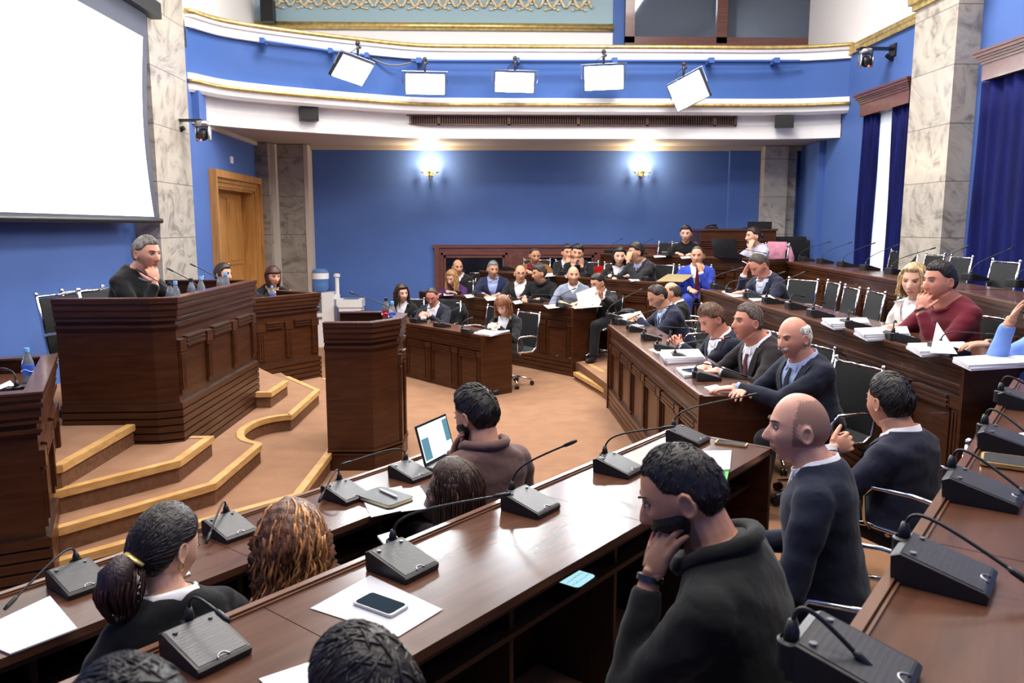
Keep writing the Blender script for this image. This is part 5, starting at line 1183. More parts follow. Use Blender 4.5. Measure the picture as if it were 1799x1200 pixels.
    # ---- face parts
    for sd in (-1, 1):
        e = MB(); ec = Hc + (hr*sd*.0305 + hf*.0770 + hu*.0095)*s
        e.ball(ec, .0128*s, .008*s, .0046*s, ax=[hr, hf, hu], n=12, k=8)
        e.ball(ec+hf*.0056*s, .0046*s, .0028*s, .0042*s, ax=[hr, hf, hu], n=10, k=6, m=1)
        e.tube([ec+(hr*a*.015+hf*(.0075-abs(a)*.004)+hu*(.0048-abs(a)*.0035))*s for a in (-1, -.5, 0, .5, 1)], .0018*s, 5, m=2)
        e.relto(RT).build('eye', ['eyewhite', 'iris', 'lash'], root, True)
        b = MB(); bc = hairc if brow is None else brow
        b.tube([Hc + (hr*sd*(.014+.036*t) + hf*(.0905-.022*t*t) + hu*(.0265+.007*math.sin(2.4*t)))*s for t in (0, .25, .5, .75, 1)], [.0022*s, .0034*s, .0034*s, .0028*s, .0012*s], 6)
        b.relto(RT).build('eyebrow', hairmat(*bc), root, True)
    HS = headsurf(fat, female)
    if hair not in (None, 'shaved'): make_hair(hair, HS, Hc, HA, s, hairmat(*hairc), root, RT, fb, T, 420 if voxel < .0046 else (240 if voxel < .0062 else 0))
    if beard in ('full', 'moustache'):
        g = HS.copy(); X, Y, Zz = g[..., 0], g[..., 1], g[..., 2]
        if beard == 'full': msk = sm(Y, -.01, .02)*np.maximum(sm(-Zz, .05, .075)*(1-gs(X, 0, .022)*gs(Zz, -.0665, .012)), sm(np.abs(X), .035, .05)*sm(-Zz, .015, .04)); msk = np.maximum(msk, gs(Zz, -.050, .006)*sm(Y, .06, .08)*(np.abs(X) < .034)); th = .011
        else: msk = gs(Zz, -.050, .0085)*sm(Y, .055, .07)*(1-sm(np.abs(X), .030, .040)); th = .013
        shell(g, msk, th, .002, Hc, HA, s, root, RT, 'beard' if beard == 'full' else 'moustache', hairmat(*(hairc if brow is None else brow)))
    if glasses:
        g = MB()
        for sd in (-1, 1):
            c = Hc + (hr*sd*.033 + hf*.099 + hu*.006)*s
            ring = [c + (hr*math.cos(t)*.024 + hu*math.copysign(abs(math.sin(t))**.7, math.sin(t))*.016 - hf*.003*sd*math.cos(t)*sd)*s for t in [2*math.pi*j/18 for j in range(19)]]
            g.tube(ring, .0019*s, 5, cap=False); g.tube([Hc+(hr*sd*.057+hf*.096+hu*.008)*s, Hc+(hr*sd*.080+hf*.05+hu*.006)*s, Hc+(hr*sd*.083-hf*.005+hu*.002)*s], .0018*s, 5)
        g.tube([Hc+(hr*a*.009+hf*.103+hu*.008)*s for a in (-1, 0, 1)], .0018*s, 5)
        g.relto(RT).build('glasses', 'black', root, True)
    # ---- clothing
    kind, tc = top[0], top[1]; cl = MB(); ww = 1.04 if kind != 'jacket' else 1.09
    cl.rings(torso_rings(T, P, rb, n, u, s, gwm, gd, fat, ww))
    sw = {'jacket': 1.0, 'sweater': .92, 'blouse': .84}.get(kind, .95)*s*(1.0 if not female else .88)
    for sd, S, E, W, hd, hn, tl, curl in arms:
        w2 = W - unit(W-E)*.012
        if len(top) > 2 and top[2] == 'short': w2 = E*.4+W*.6
        cl.tube([S+(T-S)*.45-u*.0, S+(T-S)*.12+u*.005, S+(E-S)*.25, (S+E)/2, E], [.060*sw, .070*sw, .066*sw, .058*sw, .052*sw], 16)
        cl.tube([E, E*.55+w2*.45, w2], [.052*sw, .047*sw, .037*sw], 16); cl.ball(E, .053*sw); cl.ball(S+(T-S)*.1, .068*sw, n=16, k=10)
    me, co = eval_mesh(cl, cvox, 4, .5)
    # soft folds in the cloth
    a_ = co*V3(23, 19, 31); wob = np.sin(a_[:, 0]+1.7*np.sin(a_[:, 2]))*np.sin(a_[:, 1]*1.3+a_[:, 2]*.8)*.0035*s
    nrm = np.empty(len(co)*3, 'f'); me.vertices.foreach_get('normal', nrm) if hasattr(me.vertices[0], 'normal') else None
    co = co + nrm.reshape(-1, 3)*wob[:, None]
    me.vertices.foreach_set('co', co.astype('f').ravel())
    pc, vi, ls, lt = poly_centres(me, co); rel = pc-P; Lt = np.linalg.norm(T-P); tt = (rel@u)/Lt; xx = rel@rb; yy = rel@n
    fm = cloth(*tc)
    def segd(a, b):
        d = b-a; q_ = np.clip(((pc-a)@d)/(d@d), 0, 1); return np.linalg.norm(pc-(a+q_[:, None]*d), axis=1)
    nearm = np.zeros(len(pc), bool)
    for _a in arms: nearm |= (segd(_a[2], _a[3]) < .068*s) | (segd(_a[1], _a[2]) < .072*s)
    mask = np.zeros(len(pc), bool)
    if kind in ('jacket', 'open'):
        vw = (.080 if kind == 'jacket' else .11)*s
        mask = (yy > .02) & (tt > vneck) & (np.abs(xx) < .008+vw*sm(tt, vneck, 1.0)) & (tt < 1.2)
    elif kind == 'vneck':
        mask = (yy > .02) & (tt > .80) & (np.abs(xx) < .065*s*sm(tt, .80, 1.0))
    mask &= ~nearm
    off = V3(P[0], P[1], tier)
    if mask.any():
        m1 = submesh(me, co, mask, vi, ls, lt); m1.v = [tuple(np.asarray(v)-off-n*.006) for v in m1.v]; m1.build('shirt', cloth(*shirt), root, True)
        m2 = submesh(me, co, ~mask, vi, ls, lt); m2.v = [tuple(np.asarray(v)-off) for v in m2.v]; o = m2.build({'jacket': 'jacket', 'open': 'jacket'}.get(kind, 'sweater'), fm, root, True)
        so = o.modifiers.new('t', 'SOLIDIFY'); so.thickness = .006; so.offset = -1
    else:
        me.vertices.foreach_set('co', (co-off).astype('f').ravel())
        link_mesh({'sweater': 'sweater', 'blouse': 'blouse', 'coat': 'coat'}.get(kind, 'sweater'), me, [fm], root)
    tm = MB(); tm.rings(torso_rings(T, P, rb, n, u, s, gwm, gd, fat, ww)); bvh = BVHTree.FromPolygons(tm.v, tm.f)
    def surf(xv, t, lift=.004):
        o = P + u*Lt*t + rb*xv + n*.45; h = bvh.ray_cast(Vector(o), Vector(-n))
        return (np.array(h[0])+n*lift) if h[0] is not None else P+u*Lt*t+rb*xv+n*.11
    if kind == 'jacket':
        for sd in (-1, 1):
            lp = MB(); R_0 = []
            for t in np.linspace(vneck-.02, 1.0, 9):
                e0 = .006+.078*s*float(sm(t, vneck, 1.0)); w_ = .052*s*math.sin(min(1, (t-vneck+.03)/(.93-vneck))*math.pi*.62)*(1 if t < .9 else .8)
                a = surf(sd*(e0-.006), t, .004); b = surf(sd*(e0+w_), t, .009)
                R_0.append([a, b, b+n*.005, a+n*.006])
            lp.rings(R_0); lp.relto(RT).build('lapel', fm, root, True, 50)
    if tie is not None:
        ti = MB(); R_0 = []
        for t, w_ in ((1.0, .012), (.965, .016), (.94, .011), (.8, .018), (.6, .026), (vneck, .03)):
            c = surf(0, t, .006)
            R_0.append([c-rb*w_, c+rb*w_, c+rb*w_+n*.007, c-rb*w_+n*.007])
        ti.rings(R_0); ti.relto(RT).build('tie', cloth(*tie), root, True, 50)
    if kind in ('jacket', 'open', 'vneck') and shirt is not None:
        c = MB(); cr = nk*1.16; base = T + u*.012*s + n*.004; rg = []
        for hgt, rr in ((-.03, 1.22), (.030, 1.06), (.032, 1.0), (.0, 1.05)):
            rg.append([base - Z*.030*s*max(0, math.sin(t)) + Z*.010*max(0, -math.sin(t)) + Z*hgt*s*(1 if math.sin(t) < .3 else .75) + n*hgt*.25 + (rb*math.cos(t)*rr + n*math.sin(t)*rr)*cr for t in [2*math.pi*j/24 for j in range(24)]])
        c.rings(rg, cap=False); 
        for sd in (-1, 1):
            a = base + n*cr*1.04 - Z*.008*s + rb*sd*.012; c.add([a, a+rb*sd*.035*s-n*.012+Z*.006, a+rb*sd*.036*s-Z*.045*s+n*.006, a-Z*.004, a+n*.004, a+rb*sd*.035*s-n*.006+Z*.006, a+rb*sd*.036*s-Z*.045*s+n*.012, a-Z*.004+n*.005], [(0, 1, 2, 3), (7, 6, 5, 4), (0, 4, 5, 1), (1, 5, 6, 2), (2, 6, 7, 3)])
        c.relto(RT).build('shirt_collar', cloth(*shirt), root, True, 60)
        if kind == 'jacket' or kind == 'open':
            for sd, S, E, W, hd, hn, tl, curl in arms:
                cu = MB(); d = unit(W-E); cu.tube([W-d*.03, W+d*.006], .0325*s*(1 if not female else .9), 14); cu.relto(RT).build('shirt_cuff', cloth(*shirt), root, True, 60)
    if kind in ('sweater', 'coat', 'blouse'):
        c = MB(); cr = nk*(1.25 if kind != 'coat' else 1.5); hh = .022 if kind != 'coat' else .040; base = T + u*.002 + Z*(.022 if kind == 'coat' else 0)
        ring = [base + Z*hh*.4 + (rb*math.cos(t) + n*math.sin(t))*cr + n*.004 - Z*(.040*max(0, math.sin(t))) for t in [2*math.pi*j/24 for j in range(25)]]
        c.tube(ring, hh*.5*s, 8, cap=False); c.relto(RT).build('collar', fm if shirt is None else cloth(*shirt), root, True)
    if legs:
        tr = MB(); tr.ball(P-Z*.02, .185*s*gwm, .14*s, .12*s, ax=[rb, fb, Z])
        for sd, hp_, K, A_ in kn:
            tr.tube([hp_, (hp_+K)/2, K], [.098*s, .088*s, .070*s], 14); tr.ball(K, .071*s); tr.tube([K, (K+A_)/2, A_-Z*.01], [.068*s, .060*s, .052*s], 14)
        me, co = eval_mesh(tr, max(cvox*1.3, .016), 3); me.vertices.foreach_set('co', (co-off).astype('f').ravel()); link_mesh('trousers', me, [cloth(*trousers)], root)
        for sd, hp_, K, A_ in kn:
            sh = MB(); c = A_ + fb*.07; c[2] = tier+.042; sh.ball(c, .048, .135, .040, ax=[rb, fb, Z]); sh.ball(A_-Z*.02, .042, .05, .05, ax=[rb, fb, Z]); sh.v = [(a, b, max(d_, tier+.004)) for a, b, d_ in sh.v]; sh.relto(RT).build('shoe', 'black', root, True)
    if watch:
        sd, S, E, W, hd, *_ = arms[0 if watch == 'L' else 1]; d = unit(W-E); w = MB(); w.tube([W+d*.002, W+d*.016], .030*s, 14); w.relto(RT).build('wristwatch', 'dsteel', root, True, 60)
    return dict(root=root, P=P, T=T, Hc=Hc, HA=HA, fb=fb, rb=rb, arms=arms, RT=RT, s=s, tier=tier, body=body)
def shell(g, msk, th, sink, Hc, HA, s, root, RT, name, material, lump=.0, seed=0):
    n_ = unit_grid(g); off = msk*th - sink*(1-sm(msk, 0, .5))
    if lump: off = off + lump*msk*(np.sin(g[..., 0]*170+seed)*np.sin(g[..., 1]*150+seed*2)*np.sin(g[..., 2]*120))
    q = g + n_*off[..., None]; keep = msk > .04
    mb = MB(); pts = Hc + (q.reshape(-1, 3)*s)@HA; mb.add(pts, grid_faces(NT, NP, keep)); 
    if keep[0].any(): mb.f.append(tuple(range(NP))); mb.m.append(0)
    mb.relto(RT); o = mb.build(name, material, root, True); return o
def unit_grid(g):
    v = g*np.array([1/.0060, 1/.0085, 1/.0139]); return v/np.linalg.norm(v, axis=-1, keepdims=True)
M['eyewhite'] = mat('eye_white', (.42, .38, .36), .35); M['iris'] = mat('iris', (.02, .012, .008), .15); M['lash'] = mat('lash', (.012, .008, .006), .6)
def make_hair(kind, HS, Hc, HA, s, hm, root, RT, fb, T, ntuft=0):
    hr, hf, hu = HA; X, Y, Z = HS[..., 0], HS[..., 1], HS[..., 2]; aX = np.abs(X); Zv = V3(0, 0, 1)
    def line(front=.068, temple=.030, ear=.012, nape=-.075):
        f = np.where(Y > .035, front - .35*sm(aX, .035, .06)*(.06) , temple); f = np.where((Y <= .035) & (Y > -.005), temple+(front-temple)*sm(Y, -.005, .035)*sm(.075-aX, 0, .03), f)
        hl = np.where(Y > .05, front, np.where(Y > .02, temple+(front-temple)*sm(Y, .02, .05), np.where(Y > -.02, ear+(temple-ear)*sm(Y, -.02, .02), nape+(ear-nape)*sm(Y, -.05, -.02)))); return hl
    if kind in ('short', 'buzz', 'receding', 'thick', 'quiff', 'long', 'bob', 'curly', 'pony', 'wavy', 'bun', 'bald', 'fringe'):
        fr = {'receding': .092, 'quiff': .078, 'bob': .072, 'fringe': .045, 'thick': .066, 'buzz': .074}.get(kind, .070)
        hl = line(front=fr, nape=-.078 if kind != 'buzz' else -.065)
        msk = sm(Z, hl-.006, hl+.014)
        th = {'buzz': .003, 'short': .0075, 'receding': .006, 'thick': .013, 'quiff': .010, 'bob': .018, 'long': .014, 'curly': .040, 'pony': .013, 'wavy': .026, 'bun': .013, 'bald': .007, 'fringe': .022}[kind]
        if kind == 'bald': msk = msk*(1-sm(Z, .050, .075))*(1-sm(Y, -.01, .02))
        if kind == 'receding': msk = msk*(1-.9*sm(Y, .03, .06)*sm(aX, .018, .035))
        thk = th*(1+.55*sm(Z, .05, .11)) if kind in ('thick', 'quiff', 'short') else th
        if kind == 'quiff': thk = thk*(1+1.1*sm(Y, .02, .08)*sm(Z, .05, .09))
        if kind in ('short', 'quiff', 'thick', 'receding'): thk = thk*(1-.55*sm(-Z, -.01, .05))
        shell(HS, msk, thk, .003, Hc, HA, s, root, RT, 'hair', hm, lump=.0012 if kind != 'curly' else .006)
        if ntuft and kind in ('short', 'buzz', 'receding', 'thick', 'quiff', 'pony', 'bun', 'bald'):
            g = random.Random(int(abs(Hc[0]*1000))+3); tb = MB(); cand = np.argwhere(msk > .45); knot = unit(V3(0, -.92, -.35)); crown = unit(V3(.15, -.45, .88)); PT = HS + unit_grid(HS)*(msk*thk)[..., None] if not np.isscalar(thk) else HS + unit_grid(HS)*(msk*thk)[..., None]
            DG = PT/np.linalg.norm(PT, axis=-1, keepdims=True); RG = np.linalg.norm(PT, axis=-1); mk = msk
            def at(dv):
                th_ = math.acos(max(-1, min(1, dv[2]/1.0))); dz = dv*np.array([1/.077, 1/(.088 if dv[1] > 0 else .104), 1/.118]); dz = dz/np.linalg.norm(dz); i = int(round((math.acos(max(-1, min(1, dz[2])))-.04)/(math.pi-.08)*(NT-1))); j = int(round((math.atan2(dz[0], dz[1]) % (2*math.pi))/(2*math.pi)*NP)) % NP; i = min(max(i, 0), NT-1); return i, j
            L_ = {'buzz': .018, 'short': .050, 'receding': .045, 'thick': .060, 'quiff': .050, 'bald': .035, 'pony': 9, 'bun': 9}[kind]; wd = {'buzz': .0010}.get(kind, .0018)
            for _ in range(ntuft):
                i, j = cand[g.randrange(len(cand))]; p = PT[i, j]; pts = [p*1.0]; dv = DG[i, j]
                if kind in ('pony', 'bun'):
                    for t in (.25, .5, .75, 1.0):
                        q = unit(dv*(1-t)+knot*t); a_, b_ = at(q); pts.append(q*(RG[a_, b_]+.0012))
                else:
                    tg = dv-crown; tg = tg-(tg@dv)*dv; tg = unit(tg+V3(g.gauss(0, .25), g.gauss(0, .25)+(.5 if kind in ('quiff', 'thick') else .25), g.gauss(0, .25)))
                    for t in (.35, .7, 1.0):
                        q0 = p+tg*L_*t; q = unit(q0); a_, b_ = at(q)
                        if mk[a_, b_] < .15: break
                        pts.append(q*(RG[a_, b_]+(.0018 if t < .9 else .0030)+(.004*t if kind == 'quiff' and p[2] > .06 else 0)))
                    if len(pts) < 3: continue
                W_ = [Hc + (q_*s)@HA for q_ in pts]; tb.tube(W_, [wd*.7]+[wd*1.3]*(len(W_)-2)+[wd*.3], 4)
            if tb.v: tb.relto(RT).build('hair_strands', hm, root, True)
    if kind in ('long', 'bob', 'curly', 'wavy', 'fringe'):
        # hair falling from the crown down the back and sides: a closed sheet with a wavy rim
        drop = {'long': .34, 'bob': .150, 'curly': .25, 'wavy': .20, 'fringe': .17}[kind]; half = {'long': 118, 'bob': 122, 'curly': 122, 'wavy': 120, 'fringe': 122}[kind]
        rx, ry = {'curly': (.118, .135), 'bob': (.100, .120), 'wavy': (.105, .125)}.get(kind, (.090, .116)); wav = {'curly': .013, 'wavy': .008}.get(kind, .003)
        nu, nv = 45, 16; G = []
        for inner in (0, 1):
            for i in range(nv):
                v = i/(nv-1); row = []
                for j in range(nu):
                    a = math.radians(-half+2*half*j/(nu-1)); w = wav*(math.sin(9*a+5*v*6)+.6*math.sin(23*a-9*v*4)) if not inner else 0
                    swell = {'bob': math.sin(v*math.pi)*.010 - .018*v**2, 'curly': .012*math.sin(v*3.0) , 'wavy': .010*math.sin(v*3.2)-.01*v, 'fringe': math.sin(v*math.pi)*.008-.018*v*v}.get(kind, -.020*v)
                    th = -.022*inner*(1-.5*v)
                    bx = (rx+swell+w+th)*math.sin(a); by = -(ry+swell+w+th)*math.cos(a)*(1-.0*v); by = by if math.cos(a) > 0 else by*.30
                    z0 = .045 - .02*math.cos(a); zz = z0 - (drop + .012*math.sin(13*a))*v
                    pt = Hc + (hr*bx + hf*(by+.004))*s + hu*min(z0, .05)*s*(1 if v == 0 else 1) + (zz-z0)*s*Zv*(1 if v > .0 else 0)
                    if v > .45 and pt[2] < T[2]+.05: pt = pt - fb*.02*max(0, math.cos(a))*1.5
                    row.append(pt)
                G.append(row)
        vs = [p for r_ in G for p in r_]; fs = []; K = nu*nv
        for i in range(nv-1):
            for j in range(nu-1):
                fs.append((i*nu+j, (i+1)*nu+j, (i+1)*nu+j+1, i*nu+j+1)); fs.append((K+i*nu+j, K+i*nu+j+1, K+(i+1)*nu+j+1, K+(i+1)*nu+j))
        for j in range(nu-1): fs.append((j, j+1, K+j+1, K+j)); b = (nv-1)*nu; fs.append((b+j, K+b+j, K+b+j+1, b+j+1))
        for i in range(nv-1): fs.append((i*nu, K+i*nu, K+(i+1)*nu, (i+1)*nu)); e = nu-1; fs.append((i*nu+e, (i+1)*nu+e, K+(i+1)*nu+e, K+i*nu+e))
        mb = MB(); mb.add(vs, fs); mb.relto(RT).build('hair_length', hm, root, True)
    if kind == 'bun':
        b = MB(); b.ball(Hc+(hf*-.125+hu*-.01)*s, .042*s, .035*s, .042*s, ax=HA); b.relto(RT).build('hair_bun', hm, root, True)
def strands(pr, hm, roots, fn, r=.0022, name='hair_strands', n=5):
    mb = MB()
    for a in roots: mb.tube(fn(a), [r*.8, r, r, r, r, r*.7, r*.3][:7], n)
    return mb.relto(pr['RT']).build(name, hm, pr['root'], True)
# ------------------------------------------------------------------ the people and their chairs
PPL = {}
def seat(key, short, d, chair_face=None, sit=True, back=.02):
    PPL[key] = d
    if sit:
        xy = d['P'][:2] - d['fb'][:2]*(back if key[:2] != 'N1' and key[0] != 'B' and key != 'R2c' else {'N': -.30, 'B': -.18, 'R': -.14}[key[0]])
        o_ = chair(xy, d['tier'], d['body'] if chair_face is None else chair_face, 'black mesh office chair under the ' + short)
        if key[:2] == 'N1': o_.scale = (1, 1, .84)
def rel(d, a, b, c): return d['Hc'] + d['fb']*a + d['rb']*b + V3(0, 0, 1)*c
PALE, TAN, RED_, OLIVE, DARKER = (222, 172, 148), (206, 152, 122), (210, 142, 118), (196, 146, 114), (184, 134, 106)
GA, GB_, GC, GD, GR1, GR2, GN1, GN2, GP = ('people seated at the lowest far bench', 'people seated at the second far bench', 'people seated at the third far bench', 'people seated at the topmost far bench', 'people seated at the front right bench', 'people seated at the second right bench', 'people seated at the front near bench', 'people seated at the middle near bench', 'people seated on the stage')
A_ = dict(tier=0, zt=.75, voxel=.0065, group=GA); B_ = dict(tier=T1, zt=.95, voxel=.007, group=GB_); C_ = dict(tier=T2, zt=1.30, voxel=.0075, group=GC)
D_k = dict(tier=T3, zt=1.60, voxel=.0075, group=GD); R1_ = dict(tier=T1, zt=.95, voxel=.005, cvox=.010, group=GR1); R2_ = dict(tier=.5, zt=1.30, voxel=.005, cvox=.010, group=GR2)
N1_ = dict(tier=0, zt=.75, voxel=.0045, cvox=.009, group=GN1); N2_ = dict(tier=T1, zt=.95, voxel=.0042, cvox=.009, group=GN2)
BLK, WHT, NAVY, GRY = (22, 21, 23), (226, 224, 226), (27, 30, 50), (60, 60, 64)
# lowest far bench
seat('A1', 'curly-haired woman behind the lectern', person('woman with curly dark hair, black jacket and white shirt, sitting just behind the lectern', 706, 516, (-39, 6.5), body=-170, look=148, pitch=4, roll=4, lean=10, s=1.08, female=True, skinc=PALE, hair='wavy', hairc=(52, 30, 24), top=('jacket', BLK), vneck=.35, L='lap', R='desk', **A_))
seat('A2', 'balding man with white crumpled paper', person('balding man with glasses, dark suit and open white shirt, looking down at his hands', 759, 521, (-39, 6.5), body=-160, look=-168, pitch=26, lean=16, s=1.08, skinc=RED_, hair='receding', hairc=(58, 44, 38), top=('jacket', (26, 28, 40)), vneck=.30, glasses=1, L='together', R='together', **A_))
seat('A3', 'woman with the auburn bob', person('woman with an auburn bob, black jacket and white blouse, looking down beside open papers', 884, 537, (-39, 6.45), body=-150, look=-150, pitch=30, lean=12, s=1.08, female=True, skinc=PALE, hair='fringe', hairc=(120, 76, 48), top=('jacket', BLK), vneck=.30, L='together', R='together', **A_), chair_face=-125)
# second far bench
seat('B1', 'blonde woman in purple', person('blonde long-haired woman in a purple jumper with folded arms, looking down', 794, 488, (-39, 7.80), body=-160, look=-152, pitch=24, lean=22, s=1.12, female=True, skinc=PALE, hair='long', hairc=(160, 118, 76), top=('sweater', (66, 30, 84)), shirt=None, L='cross', R='cross', **B_))
seat('B2', 'grey-haired man in a navy blazer', person('grey-haired man in a navy blazer and pale blue shirt, leaning forward', 866, 473, (-39, 8.15), body=-172, look=165, pitch=10, lean=18, s=1.12, skinc=OLIVE, hair='short', hairc=(118, 116, 114), top=('jacket', (34, 38, 66)), shirt=(150, 166, 214), vneck=.20, L='desk', R='desk', **B_))
seat('B3', 'bald man with glasses in a black suit', person('bald man with glasses, black suit and white open shirt, facing the camera', 914, 481, (-39, 8.15), body=-165, look=176, pitch=4, lean=10, s=1.12, skinc=TAN, hair='shaved', top=('jacket', BLK), vneck=.18, glasses=1, L='desk', R='desk', **B_))
seat('B4', 'dark-haired man in profile', person('dark-haired man in a black coat turned to the left, between two bald men', 947, 480, (-39, 8.15), body=-150, look=-108, pitch=10, lean=14, s=1.1, skinc=OLIVE, hair='thick', hairc=(46, 40, 38), top=('coat', (17, 17, 20)), shirt=None, L='desk', R='desk', **B_))
seat('B5', 'bald man in the grey jumper', person('bald man with a short beard in a light grey jumper over a white collar', 1007, 484, (-39, 8.15), body=-165, look=178, pitch=0, lean=12, s=1.10, skinc=TAN, hair='shaved', beard='stubble', top=('vneck', (118, 124, 140)), L='desk', R='desk', **B_))
d = person('dark-haired man with glasses and black suit holding up a white sheet', 1050, 497, (-39, 8.15), body=-140, look=-122, pitch=22, lean=14, s=1.12, skinc=TAN, hair='short', hairc=(22, 18, 18), glasses=1, top=('jacket', BLK), vneck=.3, L=('at', aty(1058, 522, 10.45), (-.6, -.2, .5), (-.3, -.8, -.3), (0, .2, 1), .9), R='desk', **B_)
seat('B6', 'man holding up a white sheet', d)
# third far bench
seat('C0', 'bald man behind the blonde woman', person('balding man almost hidden behind the blonde woman in purple', head=aty(804, 470, 13.48), body=-150, look=160, pitch=4, s=1.12, skinc=OLIVE, hair='bald', hairc=(60, 50, 44), top=('jacket', BLK), L='lap', R='lap', tier=.32, zt=1.0, voxel=.0075, group=GB_))
seat('C1', 'man in the tan jacket', person('man in a tan jacket over a dark red shirt, before the wall panels', 940, 449, (-39, 8.98), body=-172, look=170, pitch=16, lean=12, s=1.14, skinc=OLIVE, hair='receding', hairc=(48, 36, 32), top=('open', (124, 80, 44)), shirt=(110, 22, 34), vneck=.2, **C_))
seat('C2', 'man half hidden behind a bearded man', person('dark-haired man with his hand over his mouth, half hidden behind a bearded man', 997, 444, (-39, 9.10), body=-170, look=168, pitch=4, s=1.10, skinc=TAN, hair='thick', hairc=(38, 30, 28), top=('jacket', BLK), R='mouth', **C_))
seat('C3', 'bearded man in a black jumper', person('young bearded man in a black jumper resting his face on his fist', 1014, 445, (-39, 8.85), body=-160, look=-172, pitch=6, roll=-8, lean=16, s=1.14, skinc=TAN, hair='thick', hairc=(26, 22, 22), beard='stubble', top=('sweater', (18, 18, 20)), shirt=None, L='cheek', R='mouth', **C_))
seat('C4', 'woman with a black bob', person('woman with a black bob, black jacket and white blouse, beside the drinking glass', 1088, 451, (-39, 8.98), body=-170, look=-178, pitch=4, lean=12, s=1.12, female=True, skinc=PALE, hair='bob', hairc=(18, 16, 18), top=('jacket', BLK), vneck=.25, L='desk', R='desk', **C_))
seat('C5', 'man covering his face', person('dark-haired man in a charcoal jumper turned left, covering his face with one hand', 1117, 443, (-39, 8.90), body=-128, look=-100, pitch=6, lean=20, s=1.15, skinc=OLIVE, hair='thick', hairc=(24, 19, 18), top=('vneck', (34, 33, 36)), shirt=(150, 160, 190), L='eye', R='desk', **C_))
seat('C6', 'man in the bright blue suit', person('balding man in a bright blue suit hand at his chin, beyond the gold folder', 1225, 450, (-39, 9.2), body=-168, look=-158, pitch=2, lean=4, s=1.14, skinc=TAN, hair='receding', hairc=(58, 46, 40), top=('jacket', (40, 62, 158)), tie=(90, 24, 40), vneck=.1, L='chin', R='lap', trousers=(38, 56, 140), **C_))
# topmost far bench
d = person('woman with tied-back dark hair in a black top with white dots', 1205, 411, (-39, 10.5), body=-165, look=-160, pitch=6, lean=10, s=1.12, female=True, skinc=PALE, hair='bun', hairc=(34, 24, 24), top=('sweater', (16, 16, 19)), shirt=None, L='desk', R='desk', **D_k); seat('D1', 'woman in the spotted black top', d)
m = MB(); u_ = unit(d['T']-d['P'])
for k in range(22):
    a = -1.2+2.4*((k*.618) % 1); zz = .30+.55*((k*.37) % 1); c = d['P']+u_*np.linalg.norm(d['T']-d['P'])*zz*1.0 + d['fb']*math.cos(a)*.128 + d['rb']*math.sin(a)*.150; m.ball(c, .011, n=8, k=5)
m.relto(d['RT']).build('white_dots', 'paper', d['root'], True)
seat('D2', 'woman in the pale patterned blouse', person('dark-haired woman in a pale blouse turned left, her cheek on her hand', 1323, 415, (-39, 10.5), body=-118, look=-98, pitch=4, lean=14, s=1.12, female=True, skinc=PALE, hair='bun', hairc=(44, 22, 24), top=('blouse', (186, 186, 206)), shirt=None, L='cheek', R='desk', **D_k))
# front right bench
seat('Z', 'bald man in black behind the reading man', person('bald man in a black top partly hidden behind the reading man in navy', 1180, 514, (0, 2.42), body=-80, look=-70, pitch=14, s=1.12, skinc=TAN, hair='bald', hairc=(70, 58, 50), top=('jacket', (18, 18, 20)), L='lap', R='lap', **R1_))
seat('R1d', 'reading man in navy', person('man with receding hair in a navy suit, bent over the papers he reads', 1155, 521, (0, 1.95), body=-98, look=-100, pitch=34, lean=26, s=1.16, skinc=TAN, hair='receding', hairc=(54, 42, 38), top=('jacket', NAVY), shirt=(160, 176, 205), tie=(60, 84, 120), vneck=.3, L='together', R='together', **R1_))
d = person('man with brown hair in a dark suit, looking down at the phone in his hands', 1250, 561, (0, 1.95), body=-100, look=-104, pitch=30, lean=22, s=1.14, skinc=RED_, hair='thick', hairc=(92, 66, 48), top=('jacket', (22, 25, 42)), vneck=.2, watch='L', fat=.4, L=('at', atx(1197, 607, 1.74), (-.5, .45, .45), (-.2, .6, -.1), (-.3, 0, 1), .8), R=('at', atx(1192, 604, 1.74), (-.5, -.35, .45), (-.2, -.7, -.1), (-.3, 0, 1), .8), **R1_)
seat('R1c', 'man looking at his phone', d)
W = (d['arms'][0][3]+d['arms'][1][3])/2; r = thing('smartphone', 'dark smartphone held up by the brown-haired man at the front right bench', 'phone', W+V3(-.10, 0, .055)); m = MB(); m.obox((0, 0, 0), (.015, 0, .070), (0, .036, 0), (.005, 0, -.001)); m.build('case', 'black', r); m = MB(); m.obox((.006, 0, 0), (.014, 0, .064), (0, .033, 0), (.001, 0, 0)); m.build('screen', 'phonescreen', r)
seat('R1b', 'speaking man with the dark red tie', person('heavy man in a dark brown suit with a dark red tie, speaking', 1313, 566, (0, 1.98), body=-100, look=-102, pitch=-2, lean=22, s=1.16, skinc=RED_, hair='short', hairc=(92, 78, 68), top=('jacket', (30, 25, 27)), tie=(86, 22, 34), vneck=.3, fat=.7, L='desk', R='desk', **R1_))
seat('R1a', 'white-moustached man', person('bald elderly man with a white moustache in a navy suit, one arm stretched out', 1394, 593, (0, 2.0), body=-104, look=-112, pitch=8, lean=14, s=1.14, skinc=(220, 158, 134), hair='bald', hairc=(205, 198, 190), brow=(170, 160, 150), beard='moustache', top=('jacket', (25, 29, 44)), shirt=(150, 165, 200), tie=(22, 28, 50), vneck=.3, fat=.4,
     L=('at', atz(1296, 681, .995), (-1, .12, -.06), (0, 0, -1), (0.1, 1, 0), .25, (.2, -.6, -.5)), R='desk', **R1_))
